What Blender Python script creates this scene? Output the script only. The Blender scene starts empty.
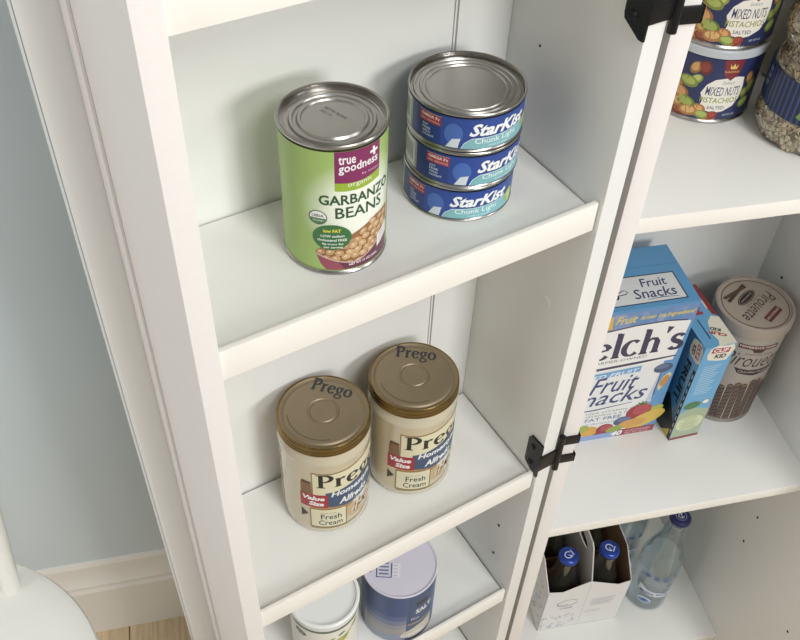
import bpy, bmesh, math, random
from mathutils import Matrix, Vector
random.seed(7)
S = bpy.context.scene
COL = S.collection
PI = math.pi
R = math.radians

# ------------------------------------------------------------------ camera
FZ = 1.10                    # the fit put the second door shelf at z = 0; the floor lies 1.1 m below it
CAM = (-0.41081812, -0.36586784, 0.43217851 + FZ)
def rodr(r):
    a = math.sqrt(sum(c * c for c in r)); k = [c / a for c in r]
    return Matrix.Rotation(a, 3, Vector(k))
ROT = rodr((2.31347, -0.62782, 0.29809))          # world -> camera (x right, y down, z forward)
cam_data = bpy.data.cameras.new('camera'); cam = bpy.data.objects.new('camera', cam_data); COL.objects.link(cam)
mw = Matrix.Identity(4)
for i in range(3):
    mw[i][0] = ROT[0][i]; mw[i][1] = -ROT[1][i]; mw[i][2] = -ROT[2][i]; mw[i][3] = CAM[i]
cam.matrix_world = mw
cam_data.sensor_fit = 'HORIZONTAL'; cam_data.sensor_width = 36.0
cam_data.lens = 925.40446 / 800 * 36.0
cam_data.clip_start = 0.01; cam_data.clip_end = 50
S.camera = cam
# ------------------------------------------------------------------ world, light, exposure
S.view_settings.view_transform = 'Standard'; S.view_settings.look = 'None'
S.view_settings.exposure = -0.15; S.view_settings.gamma = 1.0; S.view_settings.use_curve_mapping = False
S.cycles.use_denoising = True
S.cycles.max_bounces = 16; S.cycles.diffuse_bounces = 6; S.cycles.transmission_bounces = 12; S.cycles.transparent_max_bounces = 16
W = bpy.data.worlds.new('world'); S.world = W; W.use_nodes = True
bg = W.node_tree.nodes['Background']; bg.inputs[0].default_value = (0.97, 0.985, 1.0, 1); bg.inputs[1].default_value = 0.33
def area(name, loc, target, sx, sy, power, col):
    l = bpy.data.lights.new(name, 'AREA'); l.shape = 'RECTANGLE'; l.size = sx; l.size_y = sy; l.energy = power; l.color = col
    o = bpy.data.objects.new(name, l); COL.objects.link(o); o.location = loc
    o.rotation_euler = (Vector(target) - Vector(loc)).to_track_quat('-Z', 'Y').to_euler(); return o
area('front_softbox', (0.20, -2.3, 1.85), (-0.1, 0.1, 0.95), 0.6, 0.6, 30, (1.0, 1.0, 0.985))
area('left_window', (-2.9, 0.15, 1.75), (-0.3, 0.1, 0.95), 1.2, 1.2, 28, (1.0, 0.995, 0.99))
area('right_softbox', (1.5, -1.8, 2.2), (-0.1, 0.1, 0.9), 0.7, 0.7, 9, (1.0, 0.99, 0.975))
area('overhead_fill', (-0.1, -1.5, 2.75), (-0.1, 0.0, 0.95), 0.8, 0.8, 27, (1.0, 1.0, 0.985))  # added fill from above to brighten the shelf tops, not a room fixture
# ------------------------------------------------------------------ materials
def lin(h):
    h = h.lstrip('#'); c = [int(h[i:i + 2], 16) / 255 for i in (0, 2, 4)]
    return tuple((x / 12.92 if x <= .04045 else ((x + .055) / 1.055) ** 2.4) for x in c) + (1,)
MATS = {}
def mat(name, hexc, rough=.5, metal=0., coat=0., spec=.5, bump=0., bscale=200, vary=0., vscale=8, trans=0., ior=1.45, stretch=None, alpha=1.):
    if name in MATS: return MATS[name]
    m = bpy.data.materials.new(name); m.use_nodes = True; nt = m.node_tree; b = nt.nodes['Principled BSDF']
    c = lin(hexc); b.inputs['Base Color'].default_value = c; b.inputs['Roughness'].default_value = rough
    b.inputs['Metallic'].default_value = metal; b.inputs['Coat Weight'].default_value = coat; b.inputs['Coat Roughness'].default_value = .15
    b.inputs['Specular IOR Level'].default_value = spec; b.inputs['Transmission Weight'].default_value = trans; b.inputs['IOR'].default_value = ior
    b.inputs['Alpha'].default_value = alpha
    tc = nt.nodes.new('ShaderNodeTexCoord'); mp = nt.nodes.new('ShaderNodeMapping')
    nt.links.new(tc.outputs['Object'], mp.inputs[0])
    if stretch: mp.inputs['Scale'].default_value = stretch
    if bump:
        n = nt.nodes.new('ShaderNodeTexNoise'); n.inputs['Scale'].default_value = bscale; n.inputs['Detail'].default_value = 4
        bp = nt.nodes.new('ShaderNodeBump'); bp.inputs['Strength'].default_value = bump; bp.inputs['Distance'].default_value = .0004
        nt.links.new(mp.outputs[0], n.inputs['Vector']); nt.links.new(n.outputs[0], bp.inputs['Height']); nt.links.new(bp.outputs[0], b.inputs['Normal'])
    if vary:
        n = nt.nodes.new('ShaderNodeTexNoise'); n.inputs['Scale'].default_value = vscale; n.inputs['Detail'].default_value = 5
        mx = nt.nodes.new('ShaderNodeMix'); mx.data_type = 'RGBA'
        mx.inputs['A'].default_value = tuple(x * (1 - vary) for x in c[:3]) + (1,); mx.inputs['B'].default_value = tuple(min(1, x * (1 + vary)) for x in c[:3]) + (1,)
        nt.links.new(mp.outputs[0], n.inputs['Vector']); nt.links.new(n.outputs[0], mx.inputs['Factor']); nt.links.new(mx.outputs['Result'], b.inputs['Base Color'])
    MATS[name] = m; return m
def ink(h, rough=.42):                      # printing ink of one colour, muted to put an overall haze into the print
    h = h.lstrip('#'); c = [int(h[i:i + 2], 16) for i in (0, 2, 4)]; g = sum(c) / 3
    h = '%02x%02x%02x' % tuple(int(max(0, min(255, (x * .84 + g * .16) * .97))) for x in c)
    return mat('ink_' + h.lstrip('#'), h, rough, coat=.15)
LAM = mat('white_laminate', '#e4e4e0', .42, bump=.15, bscale=260, vary=.012, vscale=30)
LAMW = mat('white_woodgrain_laminate', '#e5e1dd', .45, bump=.3, bscale=160, vary=.02, vscale=30, stretch=(1, 1, 8))
EDGE = mat('white_edge_band', '#eeebe3', .4, vary=.01)
BLACKM = mat('black_hinge_metal', '#17171a', .38, metal=.3, bump=.2, bscale=500)
HOLE = mat('hole_dark', '#2c2a28', .9)
STEEL = mat('tinned_steel', '#b7b5b1', .3, metal=1., bump=.1, bscale=300, vary=.06, vscale=60)
STEELD = mat('steel_rim', '#a9a6a2', .24, metal=1.)
GOLD = mat('gold_lid_lacquer', '#8d7f68', .45, metal=.6, bump=.1, bscale=800, vary=.04, vscale=40)
GOLDR = mat('gold_lid_rim', '#8a7347', .25, metal=.95)
WPLAS = mat('white_plastic', '#e9e9ea', .38, spec=.5)
def glass(name, hexc, rough=.02, ior=1.45):
    m = bpy.data.materials.new(name); m.use_nodes = True; b = m.node_tree.nodes['Principled BSDF']
    b.inputs['Base Color'].default_value = lin(hexc); b.inputs['Transmission Weight'].default_value = 1.; b.inputs['Roughness'].default_value = rough
    b.inputs['IOR'].default_value = ior; return m
def clear_shell(name, hexc, mixf=.75):      # thin clear glass wall: see-through body with fresnel gloss
    m = bpy.data.materials.new(name); m.use_nodes = True; nt = m.node_tree; nt.nodes.clear()
    out = nt.nodes.new('ShaderNodeOutputMaterial'); t = nt.nodes.new('ShaderNodeBsdfTransparent'); t.inputs[0].default_value = lin(hexc)
    g = nt.nodes.new('ShaderNodeBsdfGlossy'); g.inputs['Roughness'].default_value = .05; g.inputs[0].default_value = (.95, .97, 1, 1)
    lw = nt.nodes.new('ShaderNodeLayerWeight'); lw.inputs[0].default_value = .35
    mm = nt.nodes.new('ShaderNodeMath'); mm.operation = 'MULTIPLY'; mm.inputs[1].default_value = mixf
    mx = nt.nodes.new('ShaderNodeMixShader')
    nt.links.new(lw.outputs['Facing'], mm.inputs[0]); nt.links.new(mm.outputs[0], mx.inputs[0]); nt.links.new(t.outputs[0], mx.inputs[1]); nt.links.new(g.outputs[0], mx.inputs[2]); nt.links.new(mx.outputs[0], out.inputs[0])
    return m
CLEAR = clear_shell('clear_glass', '#eef3f4', .55)
PETC = clear_shell('clear_plastic_shell', '#f6f6f4', .45)
# ------------------------------------------------------------------ object helpers
def thing(name, label, cat, loc=(0, 0, 0), rz=0, group=None):
    o = bpy.data.objects.new(name, None); COL.objects.link(o); o.empty_display_size = .02
    o.location = loc; o.rotation_euler = (0, 0, rz); o['label'] = label; o['category'] = cat
    if group: o['group'] = group
    return o
def obj(name, bm, mats, parent=None, smooth=True, label=None, kind=None, angle=38):
    me = bpy.data.meshes.new(name); bmesh.ops.recalc_face_normals(bm, faces=bm.faces); bm.to_mesh(me); bm.free()
    if not isinstance(mats, (list, tuple)): mats = [mats]
    for m in mats: me.materials.append(m)
    if smooth:
        me.polygons.foreach_set('use_smooth', [True] * len(me.polygons))
        me.set_sharp_from_angle(angle=R(angle))
    o = bpy.data.objects.new(name, me); COL.objects.link(o)
    if parent: o.parent = parent
    if label: o['label'] = label
    if kind: o['kind'] = kind
    return o
def bm_box(bm, x0, x1, y0, y1, z0, z1, bev=0., mi=0):
    b = bmesh.new(); bmesh.ops.create_cube(b, size=1)
    for v in b.verts: v.co = Vector(((x0 + x1) / 2 + v.co.x * (x1 - x0), (y0 + y1) / 2 + v.co.y * (y1 - y0), (z0 + z1) / 2 + v.co.z * (z1 - z0)))
    if bev: bmesh.ops.bevel(b, geom=b.edges[:], offset=bev, segments=2, affect='EDGES', profile=.6)
    for f in b.faces: f.material_index = mi
    merge(bm, b); return bm
def merge(bm, b, M=None):
    if M is not None: b.transform(M)
    me = bpy.data.meshes.new('tmp'); b.to_mesh(me); b.free(); bm.from_mesh(me); bpy.data.meshes.remove(me)
def box(*a, **k):
    return bm_box(bmesh.new(), *a, **k)
def lathe(prof, n=72, mis=None, bm=None, cx=0, cy=0, cap0=True, cap1=True):
    """prof = [(r, z)...]; mis = material index of each segment"""
    bm = bm or bmesh.new(); rows = []
    for r, z in prof:
        if r < 1e-6: rows.append([bm.verts.new((cx, cy, z))])
        else: rows.append([bm.verts.new((cx + r * math.cos(2 * PI * i / n), cy + r * math.sin(2 * PI * i / n), z)) for i in range(n)])
    for k in range(len(rows) - 1):
        a, b = rows[k], rows[k + 1]; mi = mis[k] if mis else 0
        for i in range(n):
            j = (i + 1) % n
            if len(a) == 1 and len(b) == 1: continue
            if len(a) == 1: f = bm.faces.new((a[0], b[j], b[i]))
            elif len(b) == 1: f = bm.faces.new((a[i], a[j], b[0]))
            else: f = bm.faces.new((a[i], a[j], b[j], b[i]))
            f.material_index = mi
    if cap0 and len(rows[0]) > 1: bm.faces.new(list(reversed(rows[0]))).material_index = mis[0] if mis else 0
    if cap1 and len(rows[-1]) > 1: bm.faces.new(rows[-1]).material_index = mis[-1] if mis else 0
    return bm
def tube(bm, pts, r, n=14, mi=0):
    pts = [Vector(p) for p in pts]; rs = r if isinstance(r, (list, tuple)) else [r] * len(pts); rows = []
    for i, p in enumerate(pts):
        d = (pts[min(i + 1, len(pts) - 1)] - pts[max(i - 1, 0)]).normalized()
        u = d.orthogonal().normalized() if i == 0 else (u - d * u.dot(d)).normalized()
        w = d.cross(u)
        rows.append([bm.verts.new(p + (u * math.cos(2 * PI * k / n) + w * math.sin(2 * PI * k / n)) * rs[i]) for k in range(n)])
    for a, b in zip(rows, rows[1:]):
        for k in range(n): bm.faces.new((a[k], a[(k + 1) % n], b[(k + 1) % n], b[k])).material_index = mi
    bm.faces.new(rows[0][::-1]).material_index = mi; bm.faces.new(rows[-1]).material_index = mi
    return bm
def copy_tree(o, parent=None):
    c = o.copy(); COL.objects.link(c); c.parent = parent
    for ch in list(o.children): copy_tree(ch, c)
    return c
# ------------------------------------------------------------------ printed artwork
_tc = {}
def text_mesh(body, shear=0., bold=0.):
    key = (body, shear, bold)
    if key in _tc: return _tc[key]
    cu = bpy.data.curves.new('t', 'FONT'); cu.body = body; cu.size = 1; cu.shear = shear; cu.offset = bold; cu.resolution_u = 2; cu.fill_mode = 'FRONT'
    cu.align_x = 'LEFT'
    o = bpy.data.objects.new('t', cu); me = bpy.data.meshes.new_from_object(o)
    vs = [(v.co.x, v.co.y) for v in me.vertices]; fs = [tuple(p.vertices) for p in me.polygons]
    bpy.data.objects.remove(o); bpy.data.curves.remove(cu); bpy.data.meshes.remove(me)
    _tc[key] = (vs, fs); return _tc[key]
def stroke_glyphs():
    # a small modulated serif alphabet: each glyph is (advance, [(points, widths)...]); x-height 1, cap height 1.5
    def arc(cx, cy, rx, ry, a0, a1, n=18): return [(cx + rx * math.cos(R(a0 + (a1 - a0) * i / n)), cy + ry * math.sin(R(a0 + (a1 - a0) * i / n))) for i in range(n + 1)]
    def wv(a0, a1, thin, thick, n=18): return [thin + (thick - thin) * abs(math.cos(R(a0 + (a1 - a0) * i / n))) ** 1.3 for i in range(n + 1)]
    T, t = .24, .09
    G = {}
    def ser(x, y, w=.22): return ([(x - w, y), (x + w, y)], [.08, .08])
    G['P'] = (1.12, [([(.28, .04), (.28, 1.46)], [T, T]), ser(.28, .04, .26), ser(.2, 1.46, .2), (arc(.42, 1.08, .5, .38, 90, -90), wv(90, -90, t, T)), ([(.28, 1.46), (.44, 1.46)], [t, t]), ([(.28, .7), (.44, .7)], [t, t])])
    G['r'] = (.78, [([(.22, .04), (.22, .96)], [T, T]), ser(.22, .04, .22), ser(.14, .96, .1), ([(.26, .66), (.38, .86), (.52, .93), (.64, .86)], [t, .12, .16, .22])])
    G['e'] = (.92, [(arc(.44, .5, .34, .46, 18, 325), wv(18, 325, t, T)), ([(.16, .53), (.77, .62)], [t, t])])
    G['g'] = (.95, [(arc(.4, .66, .26, .3, 0, 360), wv(0, 360, t, .2)), (arc(.42, -.14, .36, .24, 0, 360), wv(0, 360, .1, .16)), ([(.22, .42), (.2, .24), (.45, .14)], [.1, .1, .14]), ([(.6, .86), (.84, .96)], [.1, .16])])
    G['o'] = (.98, [(arc(.46, .5, .36, .45, 0, 360), wv(0, 360, t, T))])
    G['l'] = (.5, [([(.24, .04), (.24, 1.5)], [T, T]), ser(.24, .04, .2), ser(.17, 1.5, .1)])
    G['c'] = (.86, [(arc(.46, .5, .36, .46, 45, 318), wv(45, 318, t, T))])
    G['h'] = (1.08, [([(.24, .04), (.24, 1.5)], [T, T]), ser(.24, .04, .2), ser(.17, 1.5, .1), ([(.3, .72), (.5, .92), (.7, .88), (.8, .68), (.8, .04)], [t, .12, .16, T, T]), ser(.8, .04, .2)])
    G["'"] = (.36, [([(.2, 1.5), (.1, 1.12)], [.26, .06])])
    G['s'] = (.76, [(arc(.38, .72, .24, .22, 20, 230), wv(20, 230, .12, .2)), ([(.22, .58), (.54, .42)], [.22, .22]), (arc(.36, .26, .26, .22, 50, -160), wv(50, -160, .12, .22))])
    G['W'] = (1.7, [([(.1, 1.46), (.5, .04)], [T, T]), ([(.5, .04), (.85, 1.3)], [t, t]), ([(.85, 1.3), (1.2, .04)], [T, T]), ([(1.2, .04), (1.55, 1.46)], [t, t])])
    return G
GL = stroke_glyphs()
class Art:
    def __init__(s): s.faces = []; s.keys = []
    def mi(s, h):
        if h not in s.keys: s.keys.append(h)
        return s.keys.index(h)
    def poly(s, pts, h, layer=1): s.faces.append(([tuple(p) for p in pts], s.mi(h), layer))
    def rect(s, x0, y0, x1, y1, h, layer=1): s.poly([(x0, y0), (x1, y0), (x1, y1), (x0, y1)], h, layer)
    def ell(s, cx, cy, rx, ry, h, layer=1, rot=0, n=20):
        c, q = math.cos(rot), math.sin(rot)
        s.poly([(cx + rx * math.cos(2 * PI * i / n) * c - ry * math.sin(2 * PI * i / n) * q, cy + rx * math.cos(2 * PI * i / n) * q + ry * math.sin(2 * PI * i / n) * c) for i in range(n)], h, layer)
    def ribbon(s, pts, w, h, layer=1):
        if not isinstance(w, (list, tuple)): w = [w] * len(pts)
        L = []; Rr = []
        for i, p in enumerate(pts):
            a = pts[max(i - 1, 0)]; b = pts[min(i + 1, len(pts) - 1)]
            dx, dy = b[0] - a[0], b[1] - a[1]; d = math.hypot(dx, dy) or 1
            nx, ny = -dy / d * w[i] / 2, dx / d * w[i] / 2
            L.append((p[0] + nx, p[1] + ny)); Rr.append((p[0] - nx, p[1] - ny))
        for i in range(len(pts) - 1): s.poly([L[i], Rr[i], Rr[i + 1], L[i + 1]], h, layer)
    def ring(s, cx, cy, rx, ry, w, h, layer=1, a0=0, a1=360, rot=0, n=30):
        c, q = math.cos(rot), math.sin(rot); P = []
        for i in range(n + 1):
            a = R(a0 + (a1 - a0) * i / n); x, y = rx * math.cos(a), ry * math.sin(a); P.append((cx + x * c - y * q, cy + x * q + y * c))
        s.ribbon(P, w, h, layer)
    def xf(s, vs, x, y, w, hgt, box_, rot, slope):
        x0, x1, y0, y1 = box_; c, q = math.cos(rot), math.sin(rot); out = []
        for a, b in vs:
            u = (a - x0) / (x1 - x0) * w; v = (b - y0) / (y1 - y0) * hgt + slope * u
            out.append((x + u * c - v * q, y + u * q + v * c))
        return out
    def text(s, body, x, y, w, hgt, h, layer=2, shear=0., bold=0., rot=0., slope=0.):
        """fits the word's ink box into w by hgt, its lower left corner at x, y"""
        vs, fs = text_mesh(body, shear, bold)
        if not vs: return
        b = (min(v[0] for v in vs), max(v[0] for v in vs), min(v[1] for v in vs), max(v[1] for v in vs))
        o = s.xf(vs, x, y, w, hgt, b, rot, slope)
        for f in fs: s.poly([o[i] for i in f], h, layer)
    def serif(s, body, x, y, w, hgt, h, layer=2, rot=0., slope=0., shear=0., fat=1.):
        px = 0; tot = sum(GL[c][0] for c in body); c_, q = math.cos(rot), math.sin(rot); kx, ky = w / tot, hgt / 1.5
        for c in body:
            adv, st = GL[c]
            for pts, ws in st:
                L = []
                # widen in glyph space, then map
                P = [(px + a + shear * b, b) for a, b in pts]
                tmp = Art(); tmp.ribbon(P, [q_ * fat for q_ in ws], h, layer)
                for f, _, ly in tmp.faces:
                    g = []
                    for a, b in f:
                        u = a * kx; v = b * ky + slope * u; g.append((x + u * c_ - v * q, y + u * q + v * c_))
                    s.poly(g, h, layer)
            px += adv
    def build(s, name, mapf, parent, slice_u=None, slice_v=None, eps=.00007, label=None, mats=None, wrap=None):
        bm = bmesh.new()
        for pts, mi, layer in s.faces:
            vs = [bm.verts.new((p[0], p[1], layer)) for p in pts]
            try: bm.faces.new(vs).material_index = mi
            except ValueError: pass
        bmesh.ops.triangulate(bm, faces=[f for f in bm.faces if len(f.verts) > 4])
        for ax, st in ((0, slice_u), (1, slice_v)):
            if not st: continue
            lo = min(v.co[ax] for v in bm.verts); hi = max(v.co[ax] for v in bm.verts)
            k = math.ceil(lo / st)
            while k * st < hi:
                no = (1, 0, 0) if ax == 0 else (0, 1, 0); co = (k * st, 0, 0) if ax == 0 else (0, k * st, 0)
                bmesh.ops.bisect_plane(bm, geom=bm.verts[:] + bm.edges[:] + bm.faces[:], plane_co=co, plane_no=no, dist=1e-7); k += 1
        for v in bm.verts: v.co = mapf(v.co.x, v.co.y, v.co.z * eps)
        me = bpy.data.meshes.new(name); bm.to_mesh(me); bm.free()
        for k in s.keys: me.materials.append((mats or {}).get(k) or ink(k))
        me.polygons.foreach_set('use_smooth', [bool(slice_u)] * len(me.polygons))
        o = bpy.data.objects.new(name, me); COL.objects.link(o); o.parent = parent
        if label: o['label'] = label
        return o
def on_cyl(r, deg0=0, z0=0, tilt=0):
    def f(u, v, h):
        a = R(deg0) + u / r; q = r + h + .00005
        return Vector((q * math.cos(a), q * math.sin(a), z0 + v))
    return f
def flat_top(z, ang=0, cx=0, cy=0):
    c, q = math.cos(ang), math.sin(ang)
    return lambda u, v, h: Vector((cx + u * c - v * q, cy + u * q + v * c, z + h + .00005))
def D(r): return r * PI / 180      # metres of circumference per degree

# ------------------------------------------------------------------ measured layout
BW, BD = .30, .1317                 # inner width and depth of the shelf box on the door
AX = .0033
TH = -0.32399; OX, OY = 0.03961, -0.00358; WC, DC = .400, .304; SHY = .0584          # cabinet inner width, depth, shelf setback
ZA, ZB, ZC = -.0707, -.5732, -1.0220
Z2, Z3 = -.34222, -.58593
K = 1.12
def cabxy(x, y): c, s = math.cos(TH), math.sin(TH); return OX + c * x - s * y, OY + s * x + c * y
def fc(x, y): return cabxy(K * x + .0374, K * y + .0584)
def cabmat(): return Matrix.Translation((OX, OY, FZ)) @ Matrix.Rotation(TH, 4, 'Z')

# ------------------------------------------------------------------ the room
WOOD = None
def wood_floor():
    m = bpy.data.materials.new('light_oak_planks'); m.use_nodes = True; nt = m.node_tree; b = nt.nodes['Principled BSDF']
    tc = nt.nodes.new('ShaderNodeTexCoord'); mp = nt.nodes.new('ShaderNodeMapping'); mp.inputs['Rotation'].default_value = (0, 0, R(90) - TH)
    br = nt.nodes.new('ShaderNodeTexBrick'); br.inputs['Scale'].default_value = 1; br.inputs['Brick Width'].default_value = 1.2; br.inputs['Row Height'].default_value = .13
    br.inputs['Mortar Size'].default_value = .0012; br.inputs['Color1'].default_value = lin('#d8c5a6'); br.inputs['Color2'].default_value = lin('#cbb592'); br.inputs['Mortar'].default_value = lin('#6b563d')
    no = nt.nodes.new('ShaderNodeTexNoise'); no.inputs['Scale'].default_value = 14; no.inputs['Detail'].default_value = 8
    m2 = nt.nodes.new('ShaderNodeMapping'); m2.inputs['Scale'].default_value = (1, 14, 1)
    mx = nt.nodes.new('ShaderNodeMix'); mx.data_type = 'RGBA'; mx.blend_type = 'MULTIPLY'; mx.inputs['Factor'].default_value = .6
    cr = nt.nodes.new('ShaderNodeValToRGB'); cr.color_ramp.elements[0].color = (.55, .5, .45, 1); cr.color_ramp.elements[0].position = .3; cr.color_ramp.elements[1].color = (1, 1, 1, 1); cr.color_ramp.elements[1].position = .65
    L = nt.links.new
    L(tc.outputs['Object'], mp.inputs[0]); L(mp.outputs[0], br.inputs[0]); L(mp.outputs[0], m2.inputs[0]); L(m2.outputs[0], no.inputs['Vector'])
    L(no.outputs[0], cr.inputs[0]); L(br.outputs[0], mx.inputs['A']); L(cr.outputs[0], mx.inputs['B']); L(mx.outputs['Result'], b.inputs['Base Color']); b.inputs['Roughness'].default_value = .45
    return m
fl = obj('floor', box(-3, 3, -3, 3, -.05, 0), wood_floor(), smooth=False); fl['kind'] = 'structure'
WALLM = mat('blue_grey_wall_paint', '#ccd5d8', .85, bump=.25, bscale=120)
WY = .326
wl = obj('wall_back', box(-3, 3, WY, WY + .1, 0, 2.6), WALLM, smooth=False); wl['kind'] = 'structure'
wl.matrix_world = Matrix.Translation((OX, OY, 0)) @ Matrix.Rotation(TH, 4, 'Z')
bm = bmesh.new()      # two-step moulded baseboard
prof = [(0, 0), (-.016, 0), (-.016, .135), (-.013, .143), (-.013, .150), (-.010, .156), (-.006, .178), (-.006, .198), (-.003, .206), (0, .206)]
prof = [(a, b * .985) for a, b in prof]
ra = [bm.verts.new((-3, WY + a, b)) for a, b in prof]; rb = [bm.verts.new((3, WY + a, b)) for a, b in prof]
for i in range(len(prof)):
    j = (i + 1) % len(prof); bm.faces.new((ra[i], ra[j], rb[j], rb[i]))
bm.faces.new(ra); bm.faces.new(rb[::-1])
bb = obj('baseboard_back', bm, mat('baseboard_paint', '#e4dfd6', .5, bump=.1), angle=20); bb['kind'] = 'structure'
bb.matrix_world = wl.matrix_world.copy()

# ------------------------------------------------------------------ pantry cabinet
cab = thing('pantry_cabinet', 'tall white pantry cabinet with its shelf-lined door swung open', 'cabinet', (OX, OY, 0), TH)
TC = .0158; CB, CT = .04, 1.86      # bottom and top of the carcase above the floor
def holes(bm, x, sgn, ys, zs, mi=1, r=.0017):
    for y in ys:
        for z in zs:
            b = bmesh.new(); bmesh.ops.create_cone(b, cap_ends=True, segments=14, radius1=r, radius2=r, depth=.0012)
            b.transform(Matrix.Translation((x, y, z)) @ Matrix.Rotation(PI / 2, 4, 'Y'))
            for f in b.faces: f.material_index = mi
            merge(bm, b)
    return bm
def box2(x0, x1, y0, y1, z0, z1, **k): return box(x0, x1, y0, y1, z0, z1, bev=.0006, **k)
bm = box2(-TC, 0, 0, DC, 0, CT); obj('side_panel', bm, [LAMW, HOLE], cab)
bm = box2(WC, WC + TC, -.085, DC, 0, CT)
for y_, z_ in ((.1043, -.7316), (.1048, -.7989), (-.0372, -.8103), (.2606, -.3914)): holes(bm, WC - .0001, 1, (y_,), (FZ + z_,), r=.0019)
obj('side_panel', bm, [LAM, HOLE], cab)
obj('back_panel', box(-TC, WC + TC, DC, DC + .004, .02, CT), LAM, cab, smooth=False)
obj('top_panel', box2(-TC - .01, WC + TC + .01, -.012, DC, CT, CT + .018), LAMW, cab)
obj('kickboard', box2(0, WC, SHY + .01, SHY + .024, 0, FZ + ZC - .0168), LAMW, cab)
for z in (ZC, ZB, ZA, ZA + .45):
    bm = box2(0, WC, SHY, DC, FZ + z - .0166, FZ + z)
    for f in bm.faces:
        if all(abs(v.co.y - SHY) < .0007 for v in f.verts): f.material_index = 1
    obj('shelf', bm, [LAM, EDGE], cab)
# --- the swung-open door with the shelf box on its inner side; door space = world axes turned back into the cabinet's frame
DM = cabmat().inverted() @ Matrix.Translation((0, 0, FZ)); 
cabw = Matrix.Translation((OX, OY, 0)) @ Matrix.Rotation(TH, 4, 'Z')
TL, TR = .0155, .0162
ZT, ZBOT = FZ + .80, .10
DY = BD + .0002
bm = bmesh.new()      # door leaf, its inner face grooved beside the right stile
bm_box(bm, -.3415, -.0520, DY, DY + .018, ZBOT - .03, ZT + .03, bev=.0008)
bm_box(bm, -.0480, .0185, DY, DY + .018, ZBOT - .03, ZT + .03, bev=.0008)
bm_box(bm, -.06, -.04, DY + .0035, DY + .017, ZBOT - .03, ZT + .03); bm_box(bm, -.0507, -.0493, DY + .0006, DY + .006, ZBOT - .03, ZT + .03)
bm_box(bm, -.3415, -.3392, DY - .0012, DY + .004, ZBOT - .03, ZT + .03, bev=.0005)
door = obj('swing_door', bm, LAM, cab)
door.matrix_local = cabw.inverted()
def dpart(name, bm, m, **k): return obj(name, bm, m, door, **k)
bm = box2(-BW - TL, -BW, 0, BD, ZBOT, ZT); bm_box(bm, -BW - TL - .0022, -BW - TL, .113, BD, ZBOT, ZT, bev=.0005)
dpart('side_panel', bm, LAMW)
bm = box2(0, TR, 0, BD, ZBOT, ZT); holes(bm, -.0001, 1, (.037,), [FZ + z for z in (-.48, -.54)])
holes(bm, -.0001, 1, (.095,), [FZ + .09], r=.0009)
# white plastic plug over a spare hole
b = bmesh.new(); bmesh.ops.create_cone(b, cap_ends=True, segments=24, radius1=.0062, radius2=.0055, depth=.0012); b.transform(Matrix.Translation((-.0004, .038, FZ - .122)) @ Matrix.Rotation(PI / 2, 4, 'Y')); merge(bm, b)
dpart('side_panel', bm, [LAM, HOLE])
for z in (.236, 0, Z2, Z3, -.80):
    dpart('shelf', box(-BW, -.0012, AX + .0042, BD - .0022, FZ + z - .016, FZ + z), LAM, smooth=False)
    dpart('shelf_lip', box(-BW, -.0016, AX, AX + .004, FZ + z + .0101 - .026, FZ + z + .0101, bev=.0005), EDGE)
# hinges: plate on the box's side panel, arm round its front edge, knuckle and U-shaped leaf on the cabinet
def hinge(z0):
    bm = bmesh.new()
    pts = [(-.001, .050), (-.001, 0), (.003, 0), (.0185, .008), (.0195, .012), (.0195, .044), (.0165, .049)]
    f0 = [bm.verts.new((-.0004, y, z0 + z)) for y, z in pts]; f1 = [bm.verts.new((-.0024, y, z0 + z)) for y, z in pts]
    bm.faces.new(f0); bm.faces.new(f1[::-1])
    for i in range(len(pts)): j = (i + 1) % len(pts); bm.faces.new((f0[i], f0[j], f1[j], f1[i]))
    for z in (.013, .037):      # screws
        b = bmesh.new(); bmesh.ops.create_cone(b, cap_ends=True, segments=20, radius1=.0036, radius2=.0026, depth=.0016)
        b.transform(Matrix.Translation((-.0032, .0115, z0 + z)) @ Matrix.Rotation(-PI / 2, 4, 'Y')); merge(bm, b)
        b = box(-.0043, -.0039, .0112 - .0022, .0112 + .0022, z0 + z - .0003, z0 + z + .0003); merge(bm, b)
    bm_box(bm, -.0024, TR + .003, -.0026, -.0006, z0 + .012, z0 + .034, bev=.0004)       # arm
    tube(bm, [(TR + .004, -.0022, z0 + .002), (TR + .004, -.0022, z0 + .054)], .0033, 18)
    h = obj('hinge', bm, BLACKM, cab, label='black metal hinge'); h.matrix_local = cabw.inverted()
    # leaf, in cabinet space
    bm = bmesh.new()
    x0, x1 = -TC - .002, .0022
    for za, zb in ((.005, .017), (.035, .047)):
        bm_box(bm, x0, x1, -.0024, -.0004, z0 + za, z0 + zb, bev=.0004)
        bm_box(bm, .0004, x1, -.0024, .010, z0 + za, z0 + zb, bev=.0004)
    bm_box(bm, .0004, x1, .006, .018, z0 + .005, z0 + .047, bev=.0004)
    lf = obj('hinge_leaf', bm, BLACKM, cab, label='black metal hinge leaf wrapped round the cabinet edge')
for z in (FZ - .335, FZ + .141): hinge(z)

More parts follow.
